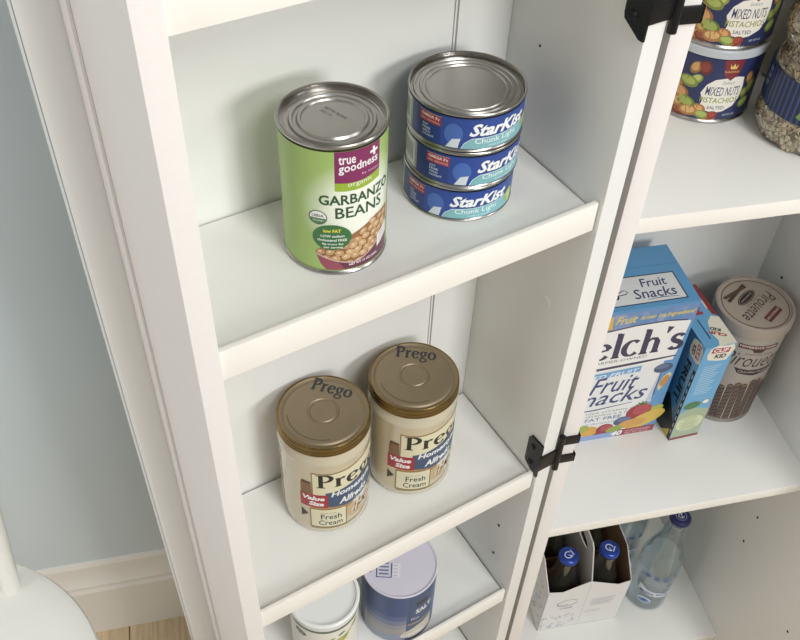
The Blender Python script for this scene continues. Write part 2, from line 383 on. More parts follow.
# ------------------------------------------------------------------ can pieces
def can_body(r, h, thin=False):
    if thin:
        return lathe([(0, .0012), (r * .5, .0012), (r - .003, .0008), (r - .0014, 0), (r + .0002, .0005), (r + .0004, .0014), (r - .0003, .0022), (r - .0004, .0026), (r - .0004, h - .0030), (r, h - .0024), (r + .0005, h - .0014), (r + .0004, h - .0006), (r - .0002, h), (r - .0009, h - .0004), (r - .0012, h - .003), (r - .0016, h - .006)], 96, cap1=False)
    p = [(r * .5, .0016), (r - .004, .0010), (r - .0016, 0), (r + .0003, .0006), (r + .0006, .0020), (r - .0002, .0032), (r - .0006, .0036)]
    q = [(r - .0006, h - .0042), (r - .0001, h - .0036), (r + .0008, h - .0026), (r + .0010, h - .0010), (r + .0004, h - .0001), (r - .0006, h), (r - .0013, h - .0005), (r - .0016, h - .0032), (r - .0016, h - .006)]
    return lathe([(0, .0016)] + p + q, 96, cap1=False)
def can_lid(r, h, rings):
    """rings = list of (radius fraction, height offset)"""
    P = [(r - .0016, h - .0042)] + [(r * f, h - .0042 + d) for f, d in rings]
    return lathe(P, 96, cap0=False, cap1=False)

# ------------------------------------------------------------------ garbanzo bean can
r, h = .0351, .1058
g = thing('bean_can', 'green can of garbanzo beans with a silver ribbed lid, left on the upper door shelf', 'can', (-.1834, .0698, FZ))
obj('can_body', can_body(r, h), STEELD, g)
obj('can_lid', can_lid(r, h, [(.90, 0), (.88, -.0006), (.80, -.0006), (.78, .0008), (.73, .0008), (.71, -.0004), (.66, -.0004), (.63, .001), (.58, .001), (.56, 0), (0, 0)]), STEEL, g, label='ribbed silver can end')
A = Art(); d = D(r)
ang = lambda a: (a + 90) * d        # u origin at -90 deg
A.rect(-PI * r, .0040, PI * r, h - .0048, '#a0c067', 0)
A.rect(-PI * r, .0040, PI * r, .0052, '#86a350', 1)
A.rect(ang(-30), .0052, ang(60), h - .0048, '#8fb355', 2)
A.poly([(ang(-30), .0052), (ang(-30), h - .0048), (ang(-34), h - .0048), (ang(-34), .0052)], '#bcd396', 2)
# purple flag and lime band
top = h - .0049
pb = [(ang(-117) + (ang(-64) - ang(-117)) * i / 10, .0778 - .0012 * math.sin(i / 10 * PI) + .0018 * (i / 10) ** 2) for i in range(11)]
A.poly([(ang(-117), top)] + pb + [(ang(-64), top)], '#8b2560', 2)
A.poly([p for p in pb] + [(x, y - .0062) for x, y in pb[::-1]], '#9dc02f', 2)
A.text('true', ang(-113), .0915, .0110, .0060, '#f4eef2', 3, bold=.02)
A.text('goodness', ang(-113), .0835, .0278, .0082, '#f4eef2', 3, bold=.02, slope=.05)
A.text('by meijer', ang(-88), .0808, .0140, .0022, '#e3c8d8', 3)
cx, cy = ang(-73), .0955
for k in range(2): A.ribbon([(cx - .0032 * math.cos(k * PI / 2 + .1), cy - .0032 * math.sin(k * PI / 2 + .1)), (cx + .0032 * math.cos(k * PI / 2 + .1), cy + .0032 * math.sin(k * PI / 2 + .1))], .0019, '#f6f2f4', 3)
A.text('organic', ang(-104), .0732, .0175, .0042, '#f3f6e4', 3, slope=.02)
A.text('GARBANZO', ang(-134), .0603, .0535, .0080, '#2f5a36', 3, bold=.022)
A.text('BEANS', ang(-117), .0493, .0350, .0090, '#2f5a36', 3, bold=.012)
# bowl of beans
rim = [(ang(-139) + (ang(-44) - ang(-139)) * i / 24, .0185 - .0085 * math.sin(min(1, i / 13) * PI / 2) + .022 * max(0, (i - 10) / 14) ** 1.6) for i in range(25)]
def rimv(u):
    for a, b in zip(rim, rim[1:]):
        if a[0] <= u <= b[0]: return a[1] + (b[1] - a[1]) * (u - a[0]) / (b[0] - a[0])
    return 1
heap = lambda u: .0245 + .0180 * max(0, min(1, (u - ang(-138)) / (ang(-70) - ang(-138)))) ** 1.1
A.poly(rim + [(ang(-44), .0425)] + [(ang(-44 - 8 * i), heap(ang(-44 - 8 * i)) + .0008) for i in range(12)], '#a8713f', 2.2)
rnd = random.Random(3); y = .006
row = 0
while y < .052:
    x = ang(-137) + (row % 2) * .0026
    while x < ang(-46):
        u = x + rnd.uniform(-.0007, .0007); v = y + rnd.uniform(-.0007, .0007)
        if rimv(u) - .001 < v < heap(u) - .001:
            q = rnd.uniform(-.6, .6); A.ell(u, v, .0037, .0031, '#8a5a33', 2.4 + rnd.random() * .3, q, 12); A.ell(u - .0002, v + .0003, .0032, .0025, rnd.choice(('#cf9f6b', '#d8ac79', '#c8935e')), 2.8, q, 12); A.ell(u - .0006, v + .0008, .0012, .0008, '#ecd0a6', 2.9, q, 8)
        x += .0062
    y += .0047; row += 1
A.poly(rim + [(ang(-44), .0052), (ang(-128), .0052), (ang(-134), .010)], '#a3475c', 3.1)
A.poly([p for p in rim[6:]] + [(ang(-44), .0052), (ang(-108), .0052)], '#6e2f48', 3.2)
A.ribbon(rim, .0009, '#d9b5ad', 3.4)
A.text('NET WT 15 OZ (425g)', ang(-103), .0072, .0225, .0026, '#f0e6e6', 3.6, bold=.03, slope=.05)
A.ell(ang(-121), .0335, .0130, .0108, '#3d7a44', 3.6, n=30)
A.text('low FAT', ang(-130), .0378, .0115, .0028, '#f0e12c', 3.9, bold=.04)
A.text('LOW sodium', ang(-133), .0338, .0155, .0021, '#f2f6ee', 3.9, bold=.02)
A.text('cholesterol FREE', ang(-137), .0303, .0195, .0021, '#f2f6ee', 3.9, bold=.02)
A.text('0g trans fat', ang(-132), .0268, .0140, .0021, '#f2f6ee', 3.9, bold=.02)
A.text('per serving', ang(-130), .0239, .0125, .0021, '#f2f6ee', 3.9, bold=.02)
A.ell(ang(-135.5), .0497, .0060, .0056, '#f2f3ee', 3.6, n=26); A.ring(ang(-135.5), .0497, .0058, .0054, .0007, '#5f6b5c', 3.8)
A.poly([(ang(-135.5) + .0052 * math.cos(R(a)), .0493 + .005 * math.sin(R(a))) for a in range(180, 361, 15)], '#4f8450', 3.8)
A.text('USDA', ang(-135.5) - .0040, .0502, .0080, .0022, '#3f4b40', 3.9, bold=.03); A.text('ORGANIC', ang(-135.5) - .0036, .0467, .0072, .0014, '#f2f3ee', 3.95)
A.poly([(ang(-66), .0140), (ang(-50), .0185), (ang(-46), .0195), (ang(-46), .0295), (ang(-64), .0250), (ang(-66), .0235)], '#eceae6', 3.8)
for k in range(4): A.rect(ang(-63), .0165 + k * .0021 + .001, ang(-49), .0170 + k * .0021 + .001, '#8d8b88', 3.9)
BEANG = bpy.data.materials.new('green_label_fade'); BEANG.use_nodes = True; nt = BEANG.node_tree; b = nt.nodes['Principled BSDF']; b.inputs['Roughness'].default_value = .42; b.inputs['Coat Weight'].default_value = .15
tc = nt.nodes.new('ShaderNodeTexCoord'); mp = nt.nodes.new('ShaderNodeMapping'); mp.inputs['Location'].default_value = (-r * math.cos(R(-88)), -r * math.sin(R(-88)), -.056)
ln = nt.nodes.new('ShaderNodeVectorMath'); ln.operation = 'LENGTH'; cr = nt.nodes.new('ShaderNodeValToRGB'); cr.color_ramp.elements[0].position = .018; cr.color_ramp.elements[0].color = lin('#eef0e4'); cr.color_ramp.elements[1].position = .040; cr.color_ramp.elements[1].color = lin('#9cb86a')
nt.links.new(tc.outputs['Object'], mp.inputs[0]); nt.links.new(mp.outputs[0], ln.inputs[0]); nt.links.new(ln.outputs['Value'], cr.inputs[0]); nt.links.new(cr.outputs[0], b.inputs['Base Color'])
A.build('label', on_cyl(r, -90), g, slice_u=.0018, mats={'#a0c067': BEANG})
A = Art(); A.text('BEST BY 08 2018', -.009, .0012, .018, .0026, '#6d6b66', 1); A.text('XK2 14', -.009, -.003, .009, .0026, '#6d6b66', 1)
A.build('stamp', flat_top(h - .0042, R(-72), .002, .0035), g)

# ------------------------------------------------------------------ tuna cans
r, h = .0405, .0300
def tuna():
    t = thing('tuna_can', 'flat blue tuna can, top of the stack of three, silver lid showing', 'can', (0, 0, 0), 0, 'stacked tuna cans on the upper door shelf')
    obj('can_body', can_body(r, h, True), STEELD, t)
    obj('can_lid', can_lid(r, h, [(.93, .0), (.915, .0009), (.885, .0009), (.87, .0), (.82, 0), (.805, .0009), (.775, .0009), (.76, 0), (.72, 0), (.705, .0008), (.68, .0008), (.665, 0), (0, 0)]), STEEL, t, label='ribbed silver can end')
    A = Art(); d = D(r); a_ = lambda q: q * d     # degrees from the first letter of the name
    b0, b1 = .0026, h - .0032
    A.rect(-PI * r, b0, PI * r, b1, '#1f3d92', 0)
    A.rect(a_(-80), b0, a_(-46), b1, '#1f3a84', .3); A.rect(a_(-100), b0, a_(-69), b1, '#d9dcd8', .6)
    A.rect(a_(-72.5), b0, a_(-69), b1, '#9aa3a6', .7)
    A.rect(a_(-30), b0, a_(78), b1, '#2448a4', .4)
    A.rect(-PI * r, b0, PI * r, b0 + .0009, '#1d3576', 1); A.rect(-PI * r, b1 - .0008, PI * r, b1, '#1d3576', 1)
    teal = [(a_(-9), b0 + .0004), (a_(-6), .0075), (a_(1), .0112), (a_(20), .0118), (a_(62), .0130), (a_(78), .0138), (a_(78), b0 + .0004)]
    A.poly(teal, '#7cbcc4', 1.4); A.ribbon(teal[:6], .0005, '#cfe6ea', 1.6)
    A.ell(a_(-17), .0140, .0065, .0080, '#3f6cc4', 1.2); A.poly([(a_(-24), b0 + .0006), (a_(-18), .0100), (a_(-10), .0110), (a_(-12), b0 + .0006)], '#d7dfe8', 1.6)
    A.text('StarKist', a_(-2), .0130, .0460, .0098, '#f4f6f8', 2.4, shear=.35, bold=.035, slope=.015)
    A.text('StarKist', a_(-2) + .0005, .0124, .0460, .0098, '#16255e', 2.0, shear=.35, bold=.035, slope=.015)
    A.text('Chunk Light', a_(4), .0058, .0330, .0055, '#eef7f7', 2.2, slope=.02)
    A.text('tuna in water', a_(18), .0044, .0170, .0014, '#e4f2f3', 2.2)
    A.ell(a_(71), .0105, .0052, .0060, '#a9c23e', 2.6); 
    for k in range(3): A.rect(a_(67), .0085 + k * .0018, a_(75), .0092 + k * .0018, '#e8efc4', 2.8)
    A.rect(a_(-55), .0170, a_(-30), .0246, '#b5303a', 1.6); A.ribbon([(a_(-55), .0246), (a_(-30), .0246)], .0003, '#e9c8c8', 1.8)
    A.text('OMEGA 3\'s', a_(-53), .0210, .0150, .0024, '#f5e6e6', 2, bold=.03); A.text('PER SERVING', a_(-53), .0181, .0152, .0015, '#f0cfcf', 2)
    for k, (s_, w) in enumerate((('SOY', .005), ('FREE', .007), ('WILD', .007), ('CAUGHT', .010))): A.text(s_, a_(-51), .0140 - k * .0026, w, .0017, '#d7e0f2', 2, bold=.02)
    for k in range(9): A.rect(a_(-98 + k * 2.6), .008, a_(-97 + k * 2.6), .022, '#30302e', 1.2)
    A.build('label', on_cyl(r, 0), t, slice_u=.0026)
    return t
t0 = tuna()
tops = ((-.0737, .0796, 2, -118.8, None), (-.0738, .0790, 1, -107.5, 'flat blue tuna can, middle of the stack of three'), (-.0745, .0798, 0, -130.3, 'flat blue tuna can at the bottom of the stack, resting on the shelf'))
for i, (x, y, k, a, lab) in enumerate(tops):
    o = t0 if i == 0 else copy_tree(t0)
    o.location = (x, y, FZ + k * .0302); o.rotation_euler.z = R(a)
    if lab: o['label'] = lab

# ------------------------------------------------------------------ sauce jars
r, h = .0405, .1355
def jar():
    t = thing('sauce_jar', 'left cream sauce jar with gold lid on the middle door shelf', 'jar', (0, 0, 0), 0, 'cream sauce jars on the middle door shelf')
    cream = mat('cream_sauce_in_glass', '#c2b597', .22, coat=.8, spec=.6, vary=.04, vscale=50)
    glb = mat('jar_glass_rim', '#c4bba4', .12, coat=1., spec=.8)
    P = [(0, .002), (.030, .001), (.0345, .0006), (.0390, .0022), (.0404, .0055), (.0400, .0085), (.0404, .0115), (.0406, .020), (.0406, .104), (.0408, .1090), (.0410, .1105), (.0407, .1130), (.0397, .1165), (.0382, .1205), (.0378, .1238), (0, .1238)]
    obj('glass_jar', lathe(P, 96, mis=[1, 1, 1, 1, 1, 1, 0, 0, 0, 1, 1, 1, 1, 1, 0]), [cream, glb], t)
    L = [(0, .1235), (.0385, .1235), (.0402, .1238), (.0409, .1246), (.0409, .1254), (.0403, .1262), (.0403, .1272), (.0408, .1280), (.0408, .1290), (.0402, .1298), (.0402, .1315), (.0407, .1325), (.0405, .1342), (.0396, h), (.0384, h - .0004), (.0374, h - .0014), (.0355, h - .0018), (.0345, h - .0008), (.0330, h - .0004), (.0140, h - .0004), (.0132, h - .0012), (.0120, h - .0012), (.0112, h - .0003), (.0035, h - .0003), (.0028, h - .0008), (0, h - .0008)]
    obj('jar_lid', lathe(L, 96, mis=[0 if i > 13 else 1 for i in range(len(L) - 1)]), [GOLD, GOLDR], t, label='gold metal screw lid')
    A = Art(); A.serif('Prego', -.0190, .0200, .0370, .0135, '#2c3138', 2, fat=1.25)
    A.build('lid_name', flat_top(h - .0004), t)
    A = Art(); A.ring(0, 0, .031, .031, .0007, '#54503f', 2, 205, 300); A.build('lid_print', flat_top(h - .0004), t)
    A = Art(); d = D(.0406); a_ = lambda q: q * d      # degrees from the first letter P at 0
    A.poly([(a_(-7), .0650), (a_(-7), .0995), (a_(2), .0990), (a_(15), .0985), (a_(40), .1000), (a_(70), .1035), (a_(100), .1060), (a_(100), .0650)], '#8f713a', 1)
    A.poly([(a_(-5.6), .0640), (a_(-5.6), .0980), (a_(15), .0970), (a_(40), .0985), (a_(70), .1020), (a_(98), .1045), (a_(98), .0640)], '#e4dcb4', 1.5)
    A.serif('Prego', a_(-1), .0775, .0690, .0195, '#1d1c1a', 2.6, fat=1.15)
    A.poly([(a_(-22), .0790), (a_(-20), .0860), (a_(-8), .0850), (a_(-7), .064), (a_(-22), .064)], '#8a5f33', 1.2)
    A.poly([(a_(-22), .0790), (a_(-20), .0860), (a_(-8), .0850), (a_(-8), .082), (a_(-20), .082)], '#5d3c20', 1.4)
    A.poly([(a_(10), .0690), (a_(24), .0705), (a_(50), .0760), (a_(98), .0830), (a_(98), .0560), (a_(70), .0480), (a_(40), .0440), (a_(10), .0470)], '#3d5377', 2)
    A.text('Homestyle', a_(17), .0600, .0450, .0100, '#eef0ee', 2.6, shear=.2, bold=.03, slope=.10)
    A.text('Alfredo', a_(27), .0485, .0310, .0095, '#eef0ee', 2.6, shear=.2, bold=.03, slope=.08)
    A.rect(a_(-23), .0455, a_(13), .0660, '#b3262f', 2.3)
    A.text('Value', a_(-20), .0568, .0205, .0066, '#f6eeee', 2.7, shear=.2, bold=.045); A.text('Size', a_(-12), .0482, .0140, .0066, '#f6eeee', 2.7, shear=.2, bold=.045)
    A.ell(a_(18), .0430, .0200, .0060, '#b98a4b', 1.6); A.ell(a_(55), .036, .022, .016, '#c7ab83', 1.5); A.ell(a_(62), .040, .010, .014, '#dad7d2', 1.8, .3); 
    rn = random.Random(5)
    for k in range(16): A.ribbon([(a_(42) + rn.uniform(0, .02), .021 + rn.uniform(0, .02)), (a_(50) + rn.uniform(0, .024), .026 + rn.uniform(0, .022))], .0020, rn.choice(('#e3d3b0', '#9c7449', '#d3b98e')), 1.9)
    A.rect(a_(-11), .0125, a_(37), .0435, '#8f713a', 2.4); A.rect(a_(-9.5), .0140, a_(35.5), .0420, '#e2dab4', 2.6)
    A.text('made with', a_(2), .0355, .0150, .0016, '#8a7a52', 2.9); A.text('Fresh', a_(3), .0262, .0190, .0080, '#1e2438', 2.9, bold=.01); A.text('Cream', a_(0), .0165, .0220, .0080, '#1e2438', 2.9, bold=.01)
    A.poly([(a_(-23), .0260), (a_(-23), .0400), (a_(-13), .0330)], '#2a2420', 2.4)
    A.ribbon([(a_(-10), .0110), (a_(37), .0115), (a_(60), .0150), (a_(80), .0215)], .0012, '#8f713a', 2.2)
    A.rect(a_(-70), .020, a_(-62), .090, '#b9ae97', 1); 
    for k in range(9): A.rect(a_(-88), .030 + k * .006, a_(-71), .031 + k * .006, '#6e6657', 1)
    A.build('label', on_cyl(.0406, 0), t, slice_u=.0026)
    return t
j0 = jar()
for i, (x, y, pa, la, lab) in enumerate(((-.1901, .0867, -127.5, -47, None), (-.0996, .0823, -129.5, -37, 'right cream sauce jar with gold lid, nearer the hinge on the middle door shelf'))):
    o = j0 if i == 0 else copy_tree(j0)
    o.location = (x, y, FZ + Z2); o.rotation_euler.z = R(pa); o.scale = (1.02, 1.02, 1.0)
    for c in o.children:
        if c.name.startswith('lid_print') or c.name.startswith('lid_name'): c.rotation_euler.z = R(la - pa)
    if lab: o['label'] = lab

# ------------------------------------------------------------------ canisters on the third door shelf
r, h = .0370, .112
t = thing('drink_mix_can', 'white canister with a translucent white lid and green leaf label, below the jars', 'canister', (-.2116, .0600, FZ + Z3))
obj('can_body', lathe([(0, .001), (r - .002, 0), (r, .002), (r, h - .010), (0, h - .010)], 80), WPLAS, t)
obj('plastic_lid', lathe([(0, h - .010), (r + .0004, h - .0095), (r + .0012, h - .008), (r + .0012, h - .001), (r, h), (r - .002, h), (r - .0030, h - .003), (0, h - .003)], 80), mat('milky_plastic', '#e9eceb', .3), t, label='white plastic lid')
A = Art(); d = D(r); a_ = lambda q: (q + 115) * d
A.rect(-PI * r, .004, PI * r, h - .012, '#eceae0', 0); A.rect(-PI * r, h - .0165, PI * r, h - .012, '#5d7350', 1)
A.ell(a_(-160), .0845, .0075, .0050, '#3c5546', 1.4, -.3); A.ring(a_(-160), .0845, .0035, .0022, .0008, '#e7ece0', 1.8, rot=-.3)
for (q, v, rx, c) in ((-105, .0790, .0040, '#a9b83a'), (-88, .0850, .0045, '#5f8f35'), (-80, .0760, .0050, '#86a537'), (-95, .0690, .014, '#bcc33f'), (-72, .0800, .0040, '#c3c54b'), (-60, .0860, .006, '#94ab3c'), (-110, .066, .005, '#6f9a3c')):
    A.ell(a_(q), v, rx, rx * .45, c, 2, .5)
A.text('GREEN TEA', a_(-135), .050, .035, .008, '#2f5a36', 2, bold=.02)
A.build('label', on_cyl(r, -115), t, slice_u=.003)
r, h = .0415, .1060
t = thing('salt_canister', 'round blue paper canister with pale lavender top, under the middle door shelf', 'canister', (-.1213, .0535, FZ + Z3))
obj('can_body', lathe([(0, .001), (r - .002, 0), (r, .001), (r, h - .002), (0, h - .002)], 80), mat('blue_card', '#41598a', .4, coat=.3), t)
obj('paper_top', lathe([(r + .0002, h - .0022), (r + .0004, h - .0006), (r - .0004, h), (r - .0015, h - .0002), (r - .0025, h - .0012), (0, h - .0012)], 80, cap0=False), mat('lavender_paper', '#cfccda', .7), t, label='pale lavender paper top')
A = Art(); X, Y = -.0185, .0
A.ribbon([(-.026 + .0, .0085), (-.026, -.0085), (-.010, -.0085), (-.010, .0085)], .0014, '#2c3f8f', 1)
for k in range(4): A.rect(-.0235, -.0055 + k * .0042, -.0130, -.0035 + k * .0042, '#6f7ba8', 1)
A.text('P', -.0335, -.0035, .0045, .0065, '#2c3f8f', 1, bold=.05); A.rect(-.0085, -.0085, .000, .0085, '#e2e1ea', .6)
for k in range(4): A.rect(-.0075, -.0065 + k * .004, -.0035, -.0058 + k * .004, '#9aa3c4', 1)
A.build('paper_print', flat_top(h - .0012, R(-33), -.0040, -.0085), t)
A = Art(); d = D(r); a_ = lambda q: (q + 125) * d
A.rect(-PI * r, .0015, PI * r, h - .0025, '#3a5488', 0)
for k, (z1, c) in enumerate(((.060, '#52689a'), (.050, '#75809f'), (.040, '#97979f'), (.030, '#a8a19c'), (.018, '#98a1b4'))): A.rect(a_(-185), .0015, a_(-108), z1, c, 1 + k * .1)
A.rect(a_(-106), .040, a_(-60), .098, '#33507f', 2); A.rect(a_(-106), .0375, a_(-60), .040, '#b59b5c', 2.2)
A.text('SALT', a_(-94), .060, .022, .010, '#e9eaee', 2.6, bold=.03); A.rect(a_(-94), .078, a_(-72), .086, '#1e2740', 2.5)
A.text('fine', a_(-101), .048, .010, .005, '#d8deea', 2.6)
A.poly([(a_(-118), .012), (a_(-112), .022), (a_(-90), .030), (a_(-60), .034), (a_(-60), .008), (a_(-100), .006)], '#cfc7b4', 2.4)
A.text('IODIZED', a_(-115), .010, .030, .007, '#eceae4', 2.9, bold=.04)
A.build('label', on_cyl(r, -125), t, slice_u=.003)
t = thing('white_tub', 'white round tub on the lowest door shelf, only its rim showing', 'tub', (-.114, .050, FZ - .80))
r, h = .048, .085
obj('tub_body', lathe([(0, 0), (r - .004, 0), (r - .002, .003), (r, h - .01), (0, h - .01)], 64), WPLAS, t)
obj('tub_lid', lathe([(0, h - .0098), (r + .001, h - .0098), (r + .0015, h - .002), (r, h), (r - .003, h), (r - .004, h - .002), (0, h - .002)], 64), WPLAS, t)

# ------------------------------------------------------------------ cabinet contents
def wc(X, Y):       # door-plane coordinates to interior coordinates
    dx, dy = X - OX, Y - OY; c, s = math.cos(TH), math.sin(TH); return fc(c * dx + s * dy, -s * dx + c * dy)
def cthing(name, label, cat, x, y, z, rz=0, group=None):
    X, Y = fc(x, y); t = thing(name, label, cat, (X, Y, FZ + z), TH + rz, group); t.scale = (K, K, K); return t
def box_art(w, dd, h):
    front = lambda u, v, e: Vector((u, -e - .00005, v)); topf = lambda u, v, e: Vector((u, v, h + e + .00005))
    left = lambda u, v, e: Vector((-e - .00005, dd - u, v)); right = lambda u, v, e: Vector((w + e + .00005, u, v))
    return front, topf, left, right
# fruit snacks carton
w, dd, h = .156, .089, .224
t = cthing('snack_box', 'large blue and white fruit snacks box behind the hinged edge', 'box', .0125, .109, ZB)
CARD = mat('blue_card_box', '#4f94cc', .45, coat=.2)
obj('box_body', box(0, w, 0, dd, 0, h, bev=.0005), CARD, t)
F, T_, L_, R_ = box_art(w, dd, h)
A = Art()
A.rect(0, 0, w, h, '#e9e9ea', 0); A.rect(0, .185, w, h, '#6c8fc4', .5); A.rect(0, .2200, w, h, '#4f94cc', .8)
rn = random.Random(2)
for k in range(26): A.ell(rn.uniform(.02, w - .01), rn.uniform(.192, .217), rn.uniform(.004, .012), rn.uniform(.002, .006), rn.choice(('#7f97c6', '#5f8cc6', '#8f9fc4')), .8 + rn.random() * .1, rn.uniform(-1, 1), 12)
A.poly([(.050, .196), (.056, .215), (.060, .216), (.062, .197)], '#e8b53c', 1)
A.text('Fruit', .064, .2030, .024, .0120, '#f2d23a', 2, shear=.3, bold=.01); A.text('is our 1st Ingredient!', .092, .2045, .062, .0080, '#f2d23a', 2, shear=.2, bold=.02)
A.poly([(0, .128), (0, .187), (.045, .1925), (.09, .1980), (.125, .1988), (.1495, .1960), (.1530, .1935), (.1500, .150), (.1480, .132)], '#f1efec', 1.2)
A.ribbon([(0, .187), (.045, .1925), (.09, .1980), (.125, .1988), (.1495, .1960)], .0020, '#423c5c', 1.6)
A.rect(.138, .012, w, .132, '#5b9bd2', 1.0); A.poly([(.139, .0), (w, 0), (w, .19), (.1535, .193), (.150, .15), (.146, .132)], '#5b9bd2', .95)
A.serif("Welch's", .006, .1480, .148, .0390, '#40395a', 2.4, fat=1.25, slope=.012)
A.text('FAMILY FARMER-OWNED', .022, .1400, .092, .0042, '#5a5568', 2.2, slope=.03)
A.ribbon([(0, .1310), (.06, .1325), (.11, .1355), (.150, .1385)], [.003, .004, .004, .002], '#40395a', 2.1)
A.poly([(0, .1115), (.112, .1190), (.112, .1290), (0, .1210)], '#6aa8dc', 2); A.text('MIXED FRUIT', .034, .1135, .076, .0062, '#eef4fa', 2.4, shear=.2, bold=.01, slope=.075)
A.text('Fruit', .0560, .0880, .0580, .0280, '#38457f', 2.4, shear=.35, bold=.005, slope=.03)
A.text('Snacks', .0340, .0660, .0960, .0260, '#38457f', 2.4, shear=.35, bold=.005, slope=.03)
A.ribbon([(.02, .0580), (.07, .0590), (.115, .0640)], [.001, .002, .0008], '#38457f', 2.3)
A.text('100% VITAMIN C', .060, .0510, .060, .0032, '#7f9a8c', 2.2); A.text('VITAMINS A & E', .060, .0455, .052, .0032, '#7f9a8c', 2.2)
A.text('FAT FREE', .0610, .0370, .0460, .0060, '#6c7fae', 2.2, bold=.01); A.text('NO PRESERVATIVES', .060, .0300, .048, .003, '#8aa0a8', 2.2)
A.poly([(.128, .046), (.133, .070), (.1385, .124), (.1415, .124), (.1370, .070), (.1400, .060)], '#c9cbe0', 1.8)
A.rect(.1385, .072, .1400, .122, '#43487c', 1.9)
A.ell(.140, .1190, .0115, .0080, '#4b5a80', 2.4, .1); A.ell(.1385, .1215, .0080, .0035, '#65759c', 2.6, .1)
A.poly([(.1440, .078), (.1500, .090), (.1540, .106), (.1500, .110), (.1440, .103), (.1410, .086)], '#e6cf8f', 2.4); A.ell(.1475, .095, .0045, .0100, '#d7913c', 2.6, -.2)
# fruit pile at the foot
for (x, y, rx, ry, c, q) in ((.128, .043, .0160, .0140, '#a8313c', .3), (.132, .046, .0120, .0090, '#c2474c', .3), (.112, .0290, .0130, .0085, '#4a5784', .1), (.112, .0315, .0085, .0040, '#6977a2', .1), (.140, .026, .026, .0120, '#e3bf4a', .5), (.147, .040, .014, .0080, '#b7bf48', .7), (.124, .022, .018, .0080, '#e0a24a', .1),
        (.090, .018, .0110, .0100, '#a33340', 0), (.092, .020, .0080, .0060, '#bf4a50', 0), (.070, .0180, .0110, .0095, '#e5a83c', 0), (.060, .024, .0090, .0070, '#a9b64a', .3), (.103, .015, .0110, .0060, '#9fae48', .2), (.048, .016, .011, .010, '#a33340', 0), (.028, .018, .013, .011, '#e0b23c', 0), (.010, .018, .012, .010, '#8a9a3c', 0), (.080, .010, .012, .006, '#8f3a4c', 0)):
    A.ell(x, y, rx, ry, c, 2.8 + rn.random() * .4, q, 18)
for k in range(5): A.ribbon([(.130, .056), (.130 + .008 * math.cos(k * .7 + .3), .056 + .006 * math.sin(k * .7 + .3))], .0022, '#5c8746', 3.3)
A.rect(0, 0, .110, .0095, '#8ea6d8', 3.4); A.rect(.108, 0, w, .0120, '#a8424c', 3.4)
A.text('40', .100, .0010, .0150, .0095, '#f4f4f4', 3.9, shear=.2, bold=.05); A.text('40', .1008, .0003, .0150, .0095, '#1f2337', 3.7, shear=.2, bold=.07)
A.text('0.9 OZ POUCHES', .119, .0055, .032, .0032, '#f0dada', 3.9); A.text('NET WT 36 OZ', .119, .0015, .030, .0026, '#f0dada', 3.9)
A.build('front_print', F, t)
A = Art(); A.rect(0, 0, w, dd, '#529bd3', 0)
A.poly([(.008, .0050), (.1445, .0060), (.1445, .0470), (.008, .0480)], '#2b3160', 1); A.poly([(.0095, .0065), (.1430, .0075), (.1430, .0455), (.0095, .0465)], '#d8dcdf', 1.4)
A.text('Fruit', .1010, .0290, .0300, .0125, '#28386f', 2, shear=.15, bold=.01); A.text('Snacks', .0880, .0130, .0480, .0140, '#28386f', 2, shear=.15, bold=.01); A.ribbon([(.100, .0105), (.118, .0120), (.136, .0105)], [.0004, .0012, .0004], '#28386f', 2)
A.serif("Welch's", .014, .016, .058, .020, '#28386f', 2); A.ribbon([(.07, .024), (.080, .028), (.0835, .025), (.080, .022), (.07, .021)], .0012, '#3c3c50', 2)
A.rect(0, .0590, w, .0596, '#3c78ad', 1)
A.build('top_print', T_, t)
A = Art(); A.rect(0, 0, dd, h, '#4b8fcb', 0); A.rect(.01, .09, dd - .01, .18, '#e3e6e9', 1); A.build('side_print', R_, t)

# organic fruit rope box
w, dd, h = .0385, .094, .166
t = cthing('slim_snack_box', 'slim light blue fruit rope box standing beside the big snack box', 'box', .1815, .0895, ZB, R(3.2))
obj('box_body', box(0, w, 0, dd, 0, h, bev=.0005), CARD, t)
F, T_, L_, R_ = box_art(w, dd, h)
def clif(A, x, y, s, rot=0., blob=True):
    c, q = math.cos(rot), math.sin(rot)
    def P(u, v): return (x + (u * c - v * q) * s, y + (u * q + v * c) * s)
    if blob: A.poly([P(a, b) for a, b in ((-1.15, -.2), (-1.1, .55), (-.6, .95), (.3, .85), (.9, 1.0), (1.25, .4), (1.1, -.3), (.95, -.9), (.1, -.95), (-.9, -.75))], '#e8e0c8', 1.5)
    A.poly([P(-.95, .0), P(-.95, .68), P(.85, .68), P(.85, .0)], '#f4f0ea', 1.7); A.poly([P(-.9, .03), P(-.9, .62), P(.8, .62), P(.8, .03)], '#b22f3a', 1.8)
    x0, y0 = P(-.75, .12); A.text('CLIF', x0, y0, 1.4 * s, .42 * s, '#f6efe8', 2.2, rot=rot, bold=.03)
    x0, y0 = P(-.35, -.62); A.text('KID', x0, y0, 1.1 * s, .5 * s, '#23284a', 2.2, rot=rot, bold=.04)
A = Art(); A.rect(0, 0, w, h, '#64abdc', 0); clif(A, .0215, .1535, .0135, -.12)
for k in range(15): A.rect(.0075, .132 - k * .0034, .030 - (k % 4) * .002, .1330 - k * .0034, '#b9d7ea', 1)
A.rect(0, 0, w, .0045, '#8f3f45', 1); A.poly([(0, .0045), (0, .050), (.012, .060), (w, .052), (w, .0045)], '#aab99a', .8)
A.ell(.013, .0640, .0110, .0068, '#4c8146', 1.6, .1); A.ell(.030, .067, .0050, .0045, '#e6ebe4', 1.8); A.ring(.030, .067, .0046, .004, .0008, '#4b7a50', 1.9)
A.ell(.0190, .030, .0175, .0150, '#d5dcae', 1.4)
